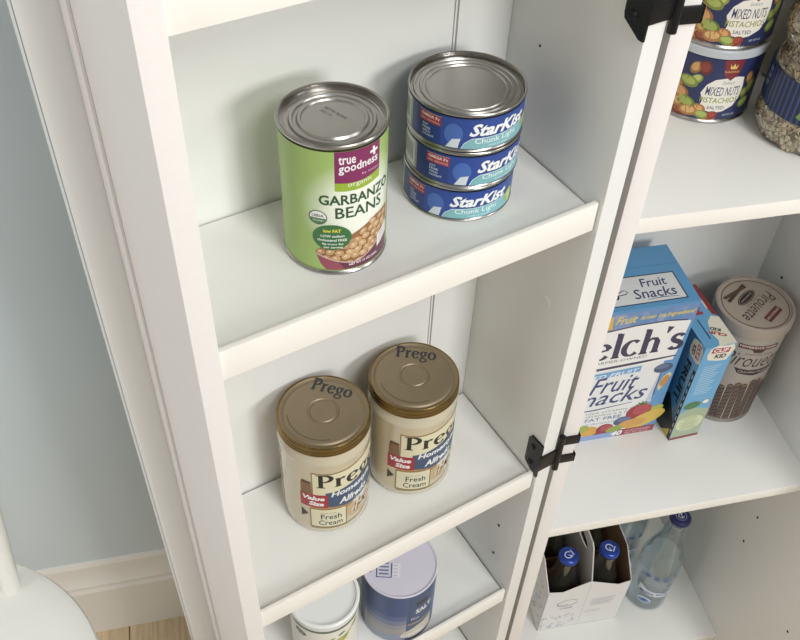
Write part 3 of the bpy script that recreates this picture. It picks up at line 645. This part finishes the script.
for k in range(16): A.ribbon([(.006 + rn.uniform(0, .006), .018 + k * .0017), (.026 + rn.uniform(0, .006), .019 + k * .0017)], .0007, rn.choice(('#8d9b6f', '#b9c08e')), 1.8)
A.build('front_print', F, t)
A = Art(); A.rect(0, 0, dd, h, '#2f7db5', 0); A.poly([(dd, 0), (dd, h), (dd - .010, h), (dd - .022, h * .80), (dd - .0085, h * .74), (dd - .0045, 0)], '#64abdc', .6)
A.rect(dd - .0052, 0, dd - .0005, .126, '#14162c', 1.0)
for k in range(9): A.rect(dd - .0036, .012 + k * .0125, dd - .0022, .019 + k * .0125, '#ccd4e6', 1.6)
clif(A, dd - .012, .150, .0120, -PI / 2 + .1)
A.text('FRUIT', dd - .0215, .1290, .070, .0105, '#141626', 2, rot=-PI / 2, bold=.03); A.text('ORGANIC', dd - .0115, .125, .034, .0052, '#9fcbe6', 2, rot=-PI / 2)
A.poly([(dd - .030, 0), (dd - .0052, 0), (dd - .0052, .030), (dd - .026, .060), (dd - .040, .050), (dd - .045, 0)], '#20241f', 1.2); A.poly([(dd - .020, 0), (dd - .006, 0), (dd - .006, .016)], '#e2c53a', 1.5)
A.build('side_print', L_, t)
A = Art(); A.rect(0, 0, w, dd, '#5fa8da', 0); A.rect(.0115, .012, .0130, .042, '#1c2a4c', 1)
A.poly([(.0165, .0), (w, 0), (w, .040), (.030, .044), (.022, .036), (.017, .020), (.020, .008)], '#e6dfca', 1)
A.poly([(.027, dd), (w, dd), (w, .042), (.033, .046)], '#8e2b2c', 1.3); A.rect(.0305, .055, .0325, dd - .004, '#dcd0bc', 1.6)
A.text('CLIF', .034, .014, .0200, .0045, '#b22f3a', 2, rot=R(150), bold=.05); A.text('KID', .031, .0230, .0120, .0050, '#23284a', 2, rot=R(150), bold=.04)
A.text('Z', .0130, .048, .0120, .0120, '#b03440', 2, bold=.10); A.text('Z', .0122, .0485, .0120, .0120, '#22284c', 1.8, bold=.10); A.text('bar', .006, .062, .012, .007, '#22284c', 2, bold=.05, rot=.5)
A.build('top_print', T_, t)

# rolled wafer tin
r, h = .0440, .1659
X, Y = wc(.3415, .0475)
t = thing('wafer_tin', 'tall beige round tin of rolled wafers with a brown-ringed lid', 'tin', (X, Y, FZ + ZB)); t.scale = (K, K, K)
BG = mat('beige_tin', '#a69b8f', .35, coat=.3); BGL = mat('beige_lid_plastic', '#a2968a', .35)
obj('tin_body', lathe([(0, .001), (r - .002, 0), (r, .0015), (r, .0035), (r - .0006, .005), (r - .0006, h - .016), (0, h - .016)], 96, mis=[0, 0, 1, 1, 0, 0]), [BG, STEELD], t)
obj('plastic_lid', lathe([(0, h - .0158), (r + .0006, h - .0158), (r + .0014, h - .015), (r + .0014, h - .0035), (r + .0004, h - .0010), (r - .0018, h), (r - .0030, h - .0003), (r - .0040, h - .0022), (0, h - .0022)], 96), BGL, t, label='beige plastic lid')
A = Art(); A.ring(0, 0, .0380, .0380, .0010, '#6b3f36', 2, n=60)
A.text('Pirouette', -.0290, -.0020, .0590, .0150, '#4b382f', 2.2, shear=.35)
A.text('Creme Filled Wafers', -.018, -.0055, .030, .0022, '#6b5a50', 2.2)
A.ell(-.002, -.0125, .0165, .0062, '#2f2521', 2.0); A.ring(-.002, -.0125, .0145, .0048, .0005, '#b59c85', 2.3); A.text('Chocolate Hazelnut', -.0130, -.0135, .022, .0022, '#d8c9b6', 2.4)
A.rect(-.014, .0175, .014, .0270, '#6b2f2a', 2.2); A.text('PEPPERIDGE FARM', -.0125, .0205, .025, .0028, '#e5d8c8', 2.5)
A.ribbon([(-.019, -.0255), (.019, -.0235)], .0042, '#4a3324', 2.4); A.ribbon([(-.018, -.0225), (.018, -.0300)], .0042, '#5a412f', 2.5)
A.build('lid_print', flat_top(h - .0022, R(196)), t)
A = Art(); d = D(r); a_ = lambda q: (q + 120) * d
A.rect(-PI * r, .0055, PI * r, h - .0165, '#aca195', 0)
A.rect(a_(-149), .1330, a_(-88), .1400, '#5e2b29', 1.4); A.text('PEPPERIDGE FARM', a_(-147), .1350, .042, .0034, '#dccdbc', 1.8, bold=.02); A.poly([(a_(-128), .133), (a_(-108), .133), (a_(-112), .1285), (a_(-124), .1285)], '#4d2824', 1.4)
A.text('Pirouette', a_(-163), .1040, .075, .0220, '#352722', 2, shear=.35, bold=-.005); A.text('Creme Filled Wafers', a_(-135), .124, .033, .0034, '#6b5b50', 2, shear=.3)
A.poly([(a_(-143), .1010), (a_(-120), .0990), (a_(-90), .1000), (a_(-72), .1030), (a_(-85), .0920), (a_(-110), .0890), (a_(-135), .0920)], '#2e2522', 1.6); A.text('Chocolate Hazelnut', a_(-135), .0935, .040, .0040, '#cbbcab', 2)
rn = random.Random(9)
for k in range(9):
    u = a_(-146 + k * 11); tp = .082 - abs(k - 4) * .0035 - rn.random() * .006; lean = rn.uniform(-.0012, .0012) - .001
    P = [(u - lean, .0075), (u + lean, tp)]
    A.ribbon(P, .0076, '#33251e', 1.5 + .01 * k); A.ribbon(P, .0062, '#6b5342', 1.6 + .01 * k)
    for m in range(8):
        v = .012 + m * (tp - .014) / 8; A.ribbon([(u - .0028 + lean * (m / 4 - 1), v), (u + .0028 + lean * (m / 4 - 1), v + .004)], .0014, '#3f2d23', 1.75 + .01 * k)
    A.ell(u + lean, tp, .0036, .0018, '#b08b66', 1.9 + .01 * k); A.ell(u + lean, tp, .0026, .0011, '#2f211a', 2 + .01 * k)
A.rect(a_(-166), .0060, a_(-60), .0080, '#8d8076', 2.3)
A.build('label', on_cyl(r - .0006, -120), t, slice_u=.0028)

# mixed nuts cans
r, h = .0435, .0695
def nuts():
    t = thing('nut_can', 'lower dark blue can of mixed nuts on the cabinet shelf', 'can', (0, 0, 0), 0, 'stacked mixed nut cans')
    obj('can_body', can_body(r, h - .001), STEELD, t)
    A_ = lathe([(0, h - .0015), (r - .003, h - .0010), (r + .0006, h - .0075), (r + .0016, h - .0070), (r + .0016, h - .0012), (r + .0004, h), (r - .002, h), (r - .0030, h - .0012), (0, h - .0012)], 96)
    obj('plastic_lid', A_, mat('clear_grey_lid', '#b4b8bc', .25, spec=.7), t, label='clear grey plastic lid')
    A = Art(); d = D(r); a_ = lambda q: (q + 130) * d; b0, b1 = .0042, h - .0085
    A.rect(-PI * r, b0, PI * r, b1, '#262f5e', 0)
    A.poly([(a_(-138), .0160), (a_(-136), .0220), (a_(-140), .0290), (a_(-136), .0370), (a_(-128), .0425), (a_(-118), .0440), (a_(-104), .0455), (a_(-95), .0440), (a_(-93), .0350), (a_(-94), .0240), (a_(-99), .0170), (a_(-110), .0125), (a_(-120), .0110), (a_(-130), .0130)], '#e6e0d2', 1.5)
    A.poly([(a_(-124), b1), (a_(-101), b1), (a_(-104), .0480), (a_(-112), .0420), (a_(-121), .0475)], '#86222c', 2); A.text('PLANTATION', a_(-121), .0495, .0120, .0018, '#e8c66a', 2.4); 
    A.poly([(a_(-116), .0530), (a_(-117), .0575), (a_(-114.5), .0548), (a_(-112.5), .0580), (a_(-110.5), .0548), (a_(-108), .0575), (a_(-109), .0530)], '#e2bf58', 2.3)
    A.text('Select', a_(-120), .0385, .0110, .0032, '#7b7f92', 2, shear=.3)
    A.text('MIXED NUTS', a_(-135), .0275, .0290, .0085, '#363f66', 2, bold=.005); A.text('PISTACHIOS', a_(-139), .0205, .0330, .0052, '#8f9a2e', 2, bold=.01); A.text('SALTED', a_(-129), .0145, .0150, .0032, '#363f66', 2, bold=.01)
    rn = random.Random(11)
    def nut(q, v, rx, ry, rot, c1, c2, ly=2.2): A.ell(a_(q), v, rx, ry, c1, ly, rot, 14); A.ell(a_(q) - .0004, v + .0006, rx * .74, ry * .66, c2, ly + .15, rot, 12)
    for q, v, rx, ry, rot, c1, c2 in ((-152, .0505, .0045, .0062, -.5, '#a06a35', '#d29a55'), (-142, .0520, .0055, .0068, .3, '#6b2a22', '#8b3a2c'), (-156, .0370, .0085, .0052, -.2, '#7d8a34', '#a9b552'), (-148, .0405, .0055, .0040, .7, '#8f9a3c', '#bcc56a'),
            (-170, .0300, .0070, .0055, .6, '#b5793d', '#dba763'), (-163, .0255, .0085, .0060, -.3, '#a8662f', '#d39a5a'), (-172, .0170, .0075, .0065, .4, '#8a4a26', '#c07f45'), (-160, .0170, .0070, .0055, .9, '#b5793d', '#d9a45f'), (-153, .0180, .0085, .0055, -.3, '#6e7f30', '#9fb04c'), (-148, .0105, .0080, .0050, .1, '#b5793d', '#dfae6c'), (-140, .0125, .0080, .0060, .2, '#b07038', '#dba05c'),
            (-158, .0085, .0070, .0045, 0, '#7a3424', '#a2523a'), (-168, .0080, .0075, .0048, .3, '#a8662f', '#cf9858'), (-132, .0085, .0070, .0040, -.2, '#7e8f38', '#a9b957'), (-122, .0085, .0055, .0042, .3, '#8a2a22', '#a8402f'), (-126, .0060, .0075, .0024, 0, '#b5793d', '#d3a263'), (-86, .0420, .0040, .0060, .2, '#a06a35', '#c98f4f'), (-80, .0330, .0050, .0070, -.3, '#6e7f30', '#97a648'), (-88, .0280, .0045, .0050, 0, '#7a7f34', '#9ba94c'), (-84, .0180, .0060, .0050, .3, '#7e8f38', '#a4b255')):
        nut(q, v, rx, ry, rot, c1, c2, 2.2 + rn.random())
    A.text('NET WT 9 OZ', a_(-108), .0075, .0110, .0018, '#d9dce6', 2)
    A.build('label', on_cyl(r, 0, 0), t, slice_u=.0028)
    return t
n0 = nuts()
NX, NY = wc(.2008, .1028)
for i, (dx, dy, k, a, lab) in enumerate(((0, 0, 0, -130, None), (-.0004, .0004, 1, -127, 'upper dark blue can of mixed nuts, stacked on the other one'))):
    o = n0 if i == 0 else copy_tree(n0)
    o.location = (NX + dx, NY + dy, FZ + ZA + k * K * (h + .0002)); o.rotation_euler.z = R(a); o.scale = (K, K, K)
    if lab: o['label'] = lab

# jar of sunflower seeds
t = thing('seed_jar', 'clear jar full of striped seeds with a navy striped label', 'jar', (*wc(.2452, .0161), FZ + ZA)); t.scale = (K, K, K)
prof = [(.030, .001), (.0420, .004), (.0472, .012), (.0480, .019), (.0470, .026), (.0462, .030), (.0462, .064), (.0450, .068), (.0420, .072), (.0395, .0765), (.0425, .082), (.0465, .090), (.0475, .100), (.0455, .112), (.040, .124), (.032, .132)]
def prad(z):
    for (r0, z0), (r1, z1) in zip(prof, prof[1:]):
        if z0 <= z <= z1: return r0 + (r1 - r0) * (z - z0) / (z1 - z0)
    return .03
core = lathe([(0, .003)] + [(a - .003, z) for a, z in prof[1:-1]] + [(0, .126)], 48)
bm = core; rn = random.Random(4)
def seed_bm(bm, P, nrm, L, W_, rot):
    up = Vector((0, 0, 1)); tx = nrm.cross(up).normalized(); ty = nrm.cross(tx)
    a = tx * math.cos(rot) + ty * math.sin(rot); bb_ = nrm.cross(a)
    ring = []
    for i in range(6):
        ph = i * PI / 3; ring.append(bm.verts.new(P + a * (L * math.cos(ph)) + bb_ * (W_ * math.sin(ph))))
    tp = bm.verts.new(P + nrm * .0011)
    mi = rn.choice((0, 0, 1, 1, 2))
    for i in range(6): bm.faces.new((ring[i], ring[(i + 1) % 6], tp)).material_index = mi if i not in (1, 4) else 2
for z0, z1, cnt in ((.004, .031, 620), (.064, .126, 900)):
    for k in range(cnt):
        z = rn.uniform(z0, z1); a = rn.uniform(R(120), R(320)); q = prad(z) - .0022 + rn.uniform(-.0004, .0006)
        nrm = Vector((math.cos(a), math.sin(a), 0)); seed_bm(bm, nrm * q + Vector((0, 0, z)), nrm, .0056, .0021, rn.uniform(0, PI))
SD = [mat('seed_light', '#cdbd9f', .5), mat('seed_mid', '#b09e80', .5), mat('seed_dark', '#6f6252', .5)]
s_ = obj('seeds', bm, SD, t, kind='stuff', smooth=False, label='striped sunflower seeds filling the jar')
obj('plastic_jar', lathe([(0, .0)] + prof + [(.030, .136), (0, .136)], 80), PETC, t, label='clear plastic jar wall')
obj('jar_lid', lathe([(0, .1355), (.034, .1355), (.0345, .137), (.0345, .152), (.033, .154), (0, .154)], 64), WPLAS, t)
A = Art(); rr = .0462; d = D(rr); a_ = lambda q: (q + 180) * d
A.rect(a_(118), .0300, a_(330), .0640, '#20253a', 0)
for k in range(34):
    A.rect(a_(122 + k * 6), .0300, a_(124.2 + k * 6), .0640, '#2b4794', 1)
for k in range(3): A.text('///', a_(140 + k * 0), .043 + k * .006, .007, .004, '#e2e4ea', 2)
A.poly([(a_(198), .036), (a_(202), .044), (a_(199), .052), (a_(208), .058), (a_(227), .058), (a_(232), .046), (a_(227), .036), (a_(212), .033)], '#6fa04a', 1.5)
A.text('seeds', a_(206), .042, .016, .008, '#f0f2ea', 2, bold=.02)
A.build('label', on_cyl(rr + .0003, 180), t, slice_u=.003)

# cream canister behind the jar
t = cthing('cream_canister', 'tall cream plastic canister standing behind the seed jar', 'canister', .234, .174, ZA)
CRM = mat('cream_plastic', '#b8b4a6', .4)
obj('canister_body', lathe([(0, .001), (.036, 0), (.040, .003), (.0415, .020), (.0415, .095), (.040, .115), (.034, .135), (.028, .145), (0, .145)], 72), CRM, t)
obj('canister_lid', lathe([(0, .1445), (.030, .1445), (.0305, .146), (.0305, .165), (.029, .167), (0, .167)], 56), WPLAS, t)

# ------------------------------------------------------------------ bottles
def cap_bm(r, z, h=.0065):
    bm = bmesh.new(); n = 42; rows = []
    for (q, zz, fl_) in ((r * 1.06, z, .05), (r * 1.04, z + h * .45, .03), (r * .98, z + h * .8, 0), (r * .80, z + h, 0)):
        rows.append([bm.verts.new((q * (1 + fl_ * (i % 2)) * math.cos(2 * PI * i / n), q * (1 + fl_ * (i % 2)) * math.sin(2 * PI * i / n), zz)) for i in range(n)])
    for a, b in zip(rows, rows[1:]):
        for i in range(n): bm.faces.new((a[i], a[(i + 1) % n], b[(i + 1) % n], b[i]))
    bm.faces.new(rows[-1]); bm.faces.new(rows[0][::-1]); return bm
BCAP = mat('blue_crown_cap', '#2344a0', .28, metal=.35, coat=.4); NCAP = mat('navy_crown_cap', '#171c50', .3, coat=.3)
DG = mat('dark_olive_glass', '#4a4a40', .06, coat=1., spec=.9, trans=.55)
def small_bottle():
    t = thing('water_bottle', 'x', 'bottle', (0, 0, 0), 0, 'glass bottles packed in the carton')
    P = [(0, .002), (.020, .0008), (.0250, .003), (.0262, .009), (.0264, .070), (.0256, .082), (.0225, .095), (.0175, .110), (.0142, .124), (.0128, .142), (.0126, .1455), (.0138, .1465), (.0138, .1495), (.0126, .150), (.0122, .1545), (0, .1545)]
    obj('glass_body', lathe(P, 56), DG, t)
    cp = obj('bottle_cap', cap_bm(.0133, .1530), BCAP, t, label='blue crown cap')
    A = Art(); A.ring(-.0012, 0, .0052, .0046, .0013, '#d9e0f0', 1, 30, 330); A.ribbon([(.0055, -.0040), (.0055, .0046)], .0013, '#d9e0f0', 1); A.ribbon([(-.0012, .0), (.0022, -.0052)], .0011, '#d9e0f0', 1.1)
    A.build('cap_print', flat_top(.1595), cp)
    return t
CW, CD = .123, .122
crt = cthing('bottle_carton', 'white cardboard four-bottle carton with centre handle and blue drawings', 'carton', .0635, .0600, ZC, R(-1.5))
WCARD = mat('white_carton_board', '#e2e1df', .5, coat=.1); KRAFT = mat('kraft_inner_board', '#8a6b50', .8)
def panel(bm, pts, nrm, th=.0009):
    n = Vector(nrm) * th
    a = [bm.verts.new(p) for p in pts]; b = [bm.verts.new(Vector(p) + n) for p in pts]
    bm.faces.new(a).material_index = 0; bm.faces.new(b[::-1]).material_index = 1
    for i in range(len(a)): j = (i + 1) % len(a); bm.faces.new((a[i], a[j], b[j], b[i])).material_index = 0
bm = bmesh.new()
HF = [(0, 0), (CW, 0), (CW, .113), (CW - .018, .107), (CW * .5 + .004, .1265), (CW * .5, .1290), (CW * .5 - .004, .1290), (.022, .1105), (0, .116)]
panel(bm, [(x, 0, z) for x, z in HF], (0, 1, 0)); panel(bm, [(x, CD, z) for x, z in HF], (0, -1, 0))
HS = [(0, 0), (CD, 0), (CD, .116), (CD - .036, .149), (.036, .149), (0, .116)]
bow = lambda y: 0
panel(bm, [(bow(y), y, z) for y, z in HS], (1, 0, 0)); panel(bm, [(CW, y, z) for y, z in [(0, 0), (CD, 0), (CD, .113), (CD - .036, .149), (.036, .149), (0, .113)]], (-1, 0, 0))
panel(bm, [(0, 0, .0002), (CW, 0, .0002), (CW, CD, .0002), (0, CD, .0002)], (0, 0, 1))
obj('carton_box', bm, [WCARD, KRAFT], crt, smooth=False)
bm = bmesh.new()      # centre wall with the hand hole
mx_ = CW * .5; outer = [(0.001, .002), (CD - .001, .002), (CD - .001, .128), (CD - .014, .178), (CD - .02, .186), (.028, .186), (.022, .180), (.001, .128)]
for x, s in ((mx_ - .0009, 1), (mx_ + .0009, -1)):
    pass
hole = [(CD / 2 + (.026 if abs(math.cos(a)) > .3 else .026) * math.cos(a), .160 + .009 * math.sin(a)) for a in [2 * PI * i / 24 for i in range(24)]]
vo_ = [bm.verts.new((mx_, y, z)) for y, z in outer]; vh = [bm.verts.new((mx_, y, z)) for y, z in hole]
eo = [bm.edges.new((vo_[i], vo_[(i + 1) % len(vo_)])) for i in range(len(vo_))]; eh = [bm.edges.new((vh[i], vh[(i + 1) % 24])) for i in range(24)]
bmesh.ops.triangle_fill(bm, edges=eo + eh, use_beauty=True)
hd = obj('handle', bm, mat('grey_carton_board', '#c6c5c3', .5), crt, smooth=False, label='centre wall with oval hand hole')
sm = hd.modifiers.new('thick', 'SOLIDIFY'); sm.thickness = .0018; sm.offset = 0
obj('divider', box(.001, CW - .001, CD / 2 - .0005, CD / 2 + .0005, .002, .100), KRAFT, crt, smooth=False)
A = Art(); rn = random.Random(8)
A.ring(.034, .0760, .0150, .0088, .0010, '#5f6570', 1, 20, 350, .1); A.ring(.030, .0770, .0110, .0060, .0012, '#8b919c', 1.2, 100, 300, .1); A.text('CLEAR', .0245, .0590, .020, .0042, '#7e85a6', 1, bold=.02)
def scrib(A, x0, x1, y0, y1, n, seed):
    rn = random.Random(seed)
    for k in range(n):
        x, y = rn.uniform(x0, x1), rn.uniform(y0, y1); q = rn.random()
        if q < .5: A.ring(x, y, rn.uniform(.0015, .0036), rn.uniform(.0012, .0026), .0006, rn.choice(('#3f4d86', '#6b78a8', '#8a93b8')), 1 + rn.random(), rn.uniform(0, 90), rn.uniform(200, 360), rn.uniform(0, 3), 12)
        else: A.ribbon([(x, y), (x + rn.uniform(-.004, .004), y + rn.uniform(-.003, .004)), (x + rn.uniform(-.004, .004), y + rn.uniform(-.001, .005))], .0008, rn.choice(('#3f4d86', '#6b78a8')), 1 + rn.random())
scrib(A, .003, .052, .004, .040, 30, 1)
for k in range(6): A.rect(.070 + (k % 2) * .002, .062 - k * .0036 + .012, .108 - (k * 5 % 7) * .001, .0632 - k * .0036 + .012, '#b3b6c6', 1)
for k in range(2): A.rect(.066, .040 - k * .004, .090, .0412 - k * .004, '#c3c5d0', 1)
A.rect(.0612, .001, .0617, .125, '#b9b8b6', 1)
A.build('front_print', lambda u, v, e: Vector((u, -e - .00005, v)), crt)
A = Art(); scrib(A, .070, CD - .004, .006, .105, 46, 5)
A.build('side_print', lambda u, v, e: Vector((bow(CD - u) - e - .0008, CD - u, v)), crt, slice_u=.006)
sb = small_bottle()
cells = ((.0320, .0300, 'blue-capped bottle in the front left cell of the carton'), (.0920, .0300, 'blue-capped bottle in the front right cell of the carton'), (.0310, .0910, 'bottle in the rear left cell of the carton, cap hidden by the shelf'), (.0925, .0910, 'bottle in the rear right cell of the carton, cap hidden by the shelf'))
cM = Matrix.Translation(crt.location) @ Matrix.Rotation(crt.rotation_euler.z, 4, 'Z') @ Matrix.Scale(K, 4)
for i, (x, y, lab) in enumerate(cells):
    o = sb if i == 0 else copy_tree(sb)
    p_ = cM @ Vector((x, y, .0012)); o.location = p_; o.scale = (K, K, K); o.rotation_euler.z = TH + R((20, -35, 70, 120)[i]); o['label'] = lab
# loose clear bottles
def clear_bottle(label, x, y, s=1., full=True, rz=0, cap=NCAP, group='clear glass bottles beside the carton'):
    _s = s
    X, Y = fc(x, y); t = thing('clear_bottle', label, 'bottle', (X, Y, FZ + ZC), rz, group); t.scale = (K, K, K)
    P = [(0, .003), (.018, .0015), (.0240, .001), (.0285, .0035), (.0295, .009), (.0295, .022), (.0290, .030), (.0290, .072), (.0300, .080), (.0306, .090), (.0296, .100), (.0300, .110), (.0286, .122), (.0250, .138), (.0205, .155), (.0165, .172), (.0140, .188), (.0130, .200), (.0128, .206), (.0140, .2065), (.0140, .2105), (.0128, .2115), (.0125, .2165), (0, .2165)]
    P = [(a * s, z * s) for a, z in P]
    obj('glass_body', lathe(P, 64), CLEAR, t)
    W_ = [(0, .005)] + [(max(a - .0022 * s, .002), z) for a, z in P[3:17]] + [(0, .186 * s)]
    obj('water', lathe(W_, 56), glass('water_fill', '#dfe6ea', .03, 1.12) if 'wf' not in MATS else MATS['wf'], t)
    cp = obj('bottle_cap', cap_bm(.0136 * s, .2150 * s), cap, t, label='navy crown cap'); A = Art(); A.ring(0, 0, .0072, .0072, .0006, '#a9aecb', 1); A.ring(0, 0, .0036, .0036, .0010, '#c7cbe0', 1, 20, 320); A.ribbon([(-.001, -.004), (.002, .004)], .0010, '#c7cbe0', 1.2)
    A.build('cap_print', flat_top(.2150 * s + .0065), cp)
    A = Art(); rr = .0292 * s; d = D(rr); a_ = lambda q: (q + 130) * d
    A.poly([(a_(-178), .0560), (a_(-150), .0480), (a_(-90), .0440), (a_(-78), .0450), (a_(-78), .0560), (a_(-95), .0560), (a_(-150), .0600), (a_(-178), .0690)], '#dfe6f2', 1)
    A.text('MINERAL WATER', a_(-172), .0500, .044, .0070, '#2b3f8f', 2, bold=.03, slope=-.06)
    A.ell(a_(-150), .0320, .0100, .0075, '#d9e6f4', 1); A.ell(a_(-150), .0310, .0085, .0050, '#5f86c4', 1.3); A.poly([(a_(-150) - .004, .0300), (a_(-150), .0370), (a_(-150) + .004, .0300)], '#24408c', 1.6)
    A.build('label', on_cyl(rr, -130), t, slice_u=.0028)
    A = Art(); rn = random.Random(6); rr = .0309 * s; d = D(rr); a_ = lambda q: (q + 130) * d
    for k in range(46): A.ribbon([(a_(rn.uniform(-200, -60)), 0.078 + rn.uniform(0, .040)) for _ in range(1)] * 1 + [(a_(rn.uniform(-200, -60)), 0.09)] if False else [(x_, y_) for x_, y_ in ((lambda u, v: ((u, v), (u + rn.uniform(.002, .006), v + rn.uniform(-.001, .001))))(a_(rn.uniform(-200, -60)), .078 + rn.uniform(0, .036)))], .0007, rn.choice(('#7d92c2', '#9fb2d8', '#5a74b0')), 1 + rn.random())
    for q in (-165, -140, -115): A.ell(a_(q), .098, .0042, .0032, '#54699f', 2.2); A.ring(a_(q), .098, .006, .0045, .0006, '#8499c8', 2)
    A.build('neck_print', on_cyl(rr, -130), t, slice_u=.0028)
    return t
clear_bottle('clear mineral water bottle with navy cap standing right of the carton', .2450, .0835)
clear_bottle('clear mineral water bottle standing behind, its neck hidden by the shelf', .2230, .1620, 1.12, rz=R(25))

# ------------------------------------------------------------------ white chair at the lower left
ch = thing('spindle_chair', 'white painted chair with a rounded seat and back spindles by the wall', 'chair', (-.6242, .1794, 0))
CHW = mat('white_chair_paint', '#e8e6de', .35, coat=.3, bump=.05)
SH = FZ - .55; SR = .1915
obj('seat', lathe([(0, SH - .030), (.14, SH - .030), (.175, SH - .026), (SR - .004, SH - .016), (SR, SH - .007), (SR - .002, SH - .002), (SR - .008, SH), (.16, SH - .001), (.12, SH - .005), (0, SH - .008)], 128), CHW, ch)
for ax_, ay in ((1, 1), (1, -1), (-1, 1), (-1, -1)):
    p0 = Vector((ax_ * .095, ay * .095, SH - .026)); p1 = Vector((ax_ * .150, ay * .150, 0)); bm = bmesh.new()
    tube(bm, [p0, p0.lerp(p1, .15), p0.lerp(p1, .45), p0.lerp(p1, .6), p0.lerp(p1, .92), p1], [.012, .014, .018, .0165, .012, .011], 16); obj('leg', bm, CHW, ch)
for (a0, b0, a1, b1) in ((.128, .128, .128, -.128), (-.128, .128, -.128, -.128), (.128, 0, -.128, 0)):
    bm = bmesh.new(); tube(bm, [(a0, b0, .18), ((a0 + a1) / 2, (b0 + b1) / 2, .18), (a1, b1, .18)], [.008, .011, .008], 12); obj('stretcher', bm, CHW, ch)
tops_ = []
for k, a in enumerate((39, 60, 80, 100, 120, 141)):
    b_ = Vector((.1626 * math.cos(R(a)), .1626 * math.sin(R(a)), SH - .004)); dirn = Vector((.115 * math.cos(R(a)) / math.cos(R(39)), .07, 1)); tp = b_ + dirn * .42; tops_.append(tp)
    q = .0108 if k in (0, 5) else .007
    bm = bmesh.new(); tube(bm, [b_, b_.lerp(tp, .3), b_.lerp(tp, .7), tp], [q, q * 1.08, q, q * .85], 20); obj('back_post' if k in (0, 5) else 'back_spindle', bm, CHW, ch)
bm = bmesh.new(); tube(bm, [tops_[0] + Vector((.02, -.01, .01))] + [p + Vector((0, 0, .01)) for p in tops_] + [tops_[-1] + Vector((-.02, -.01, .01))], .014, 16); obj('crest_rail', bm, CHW, ch)
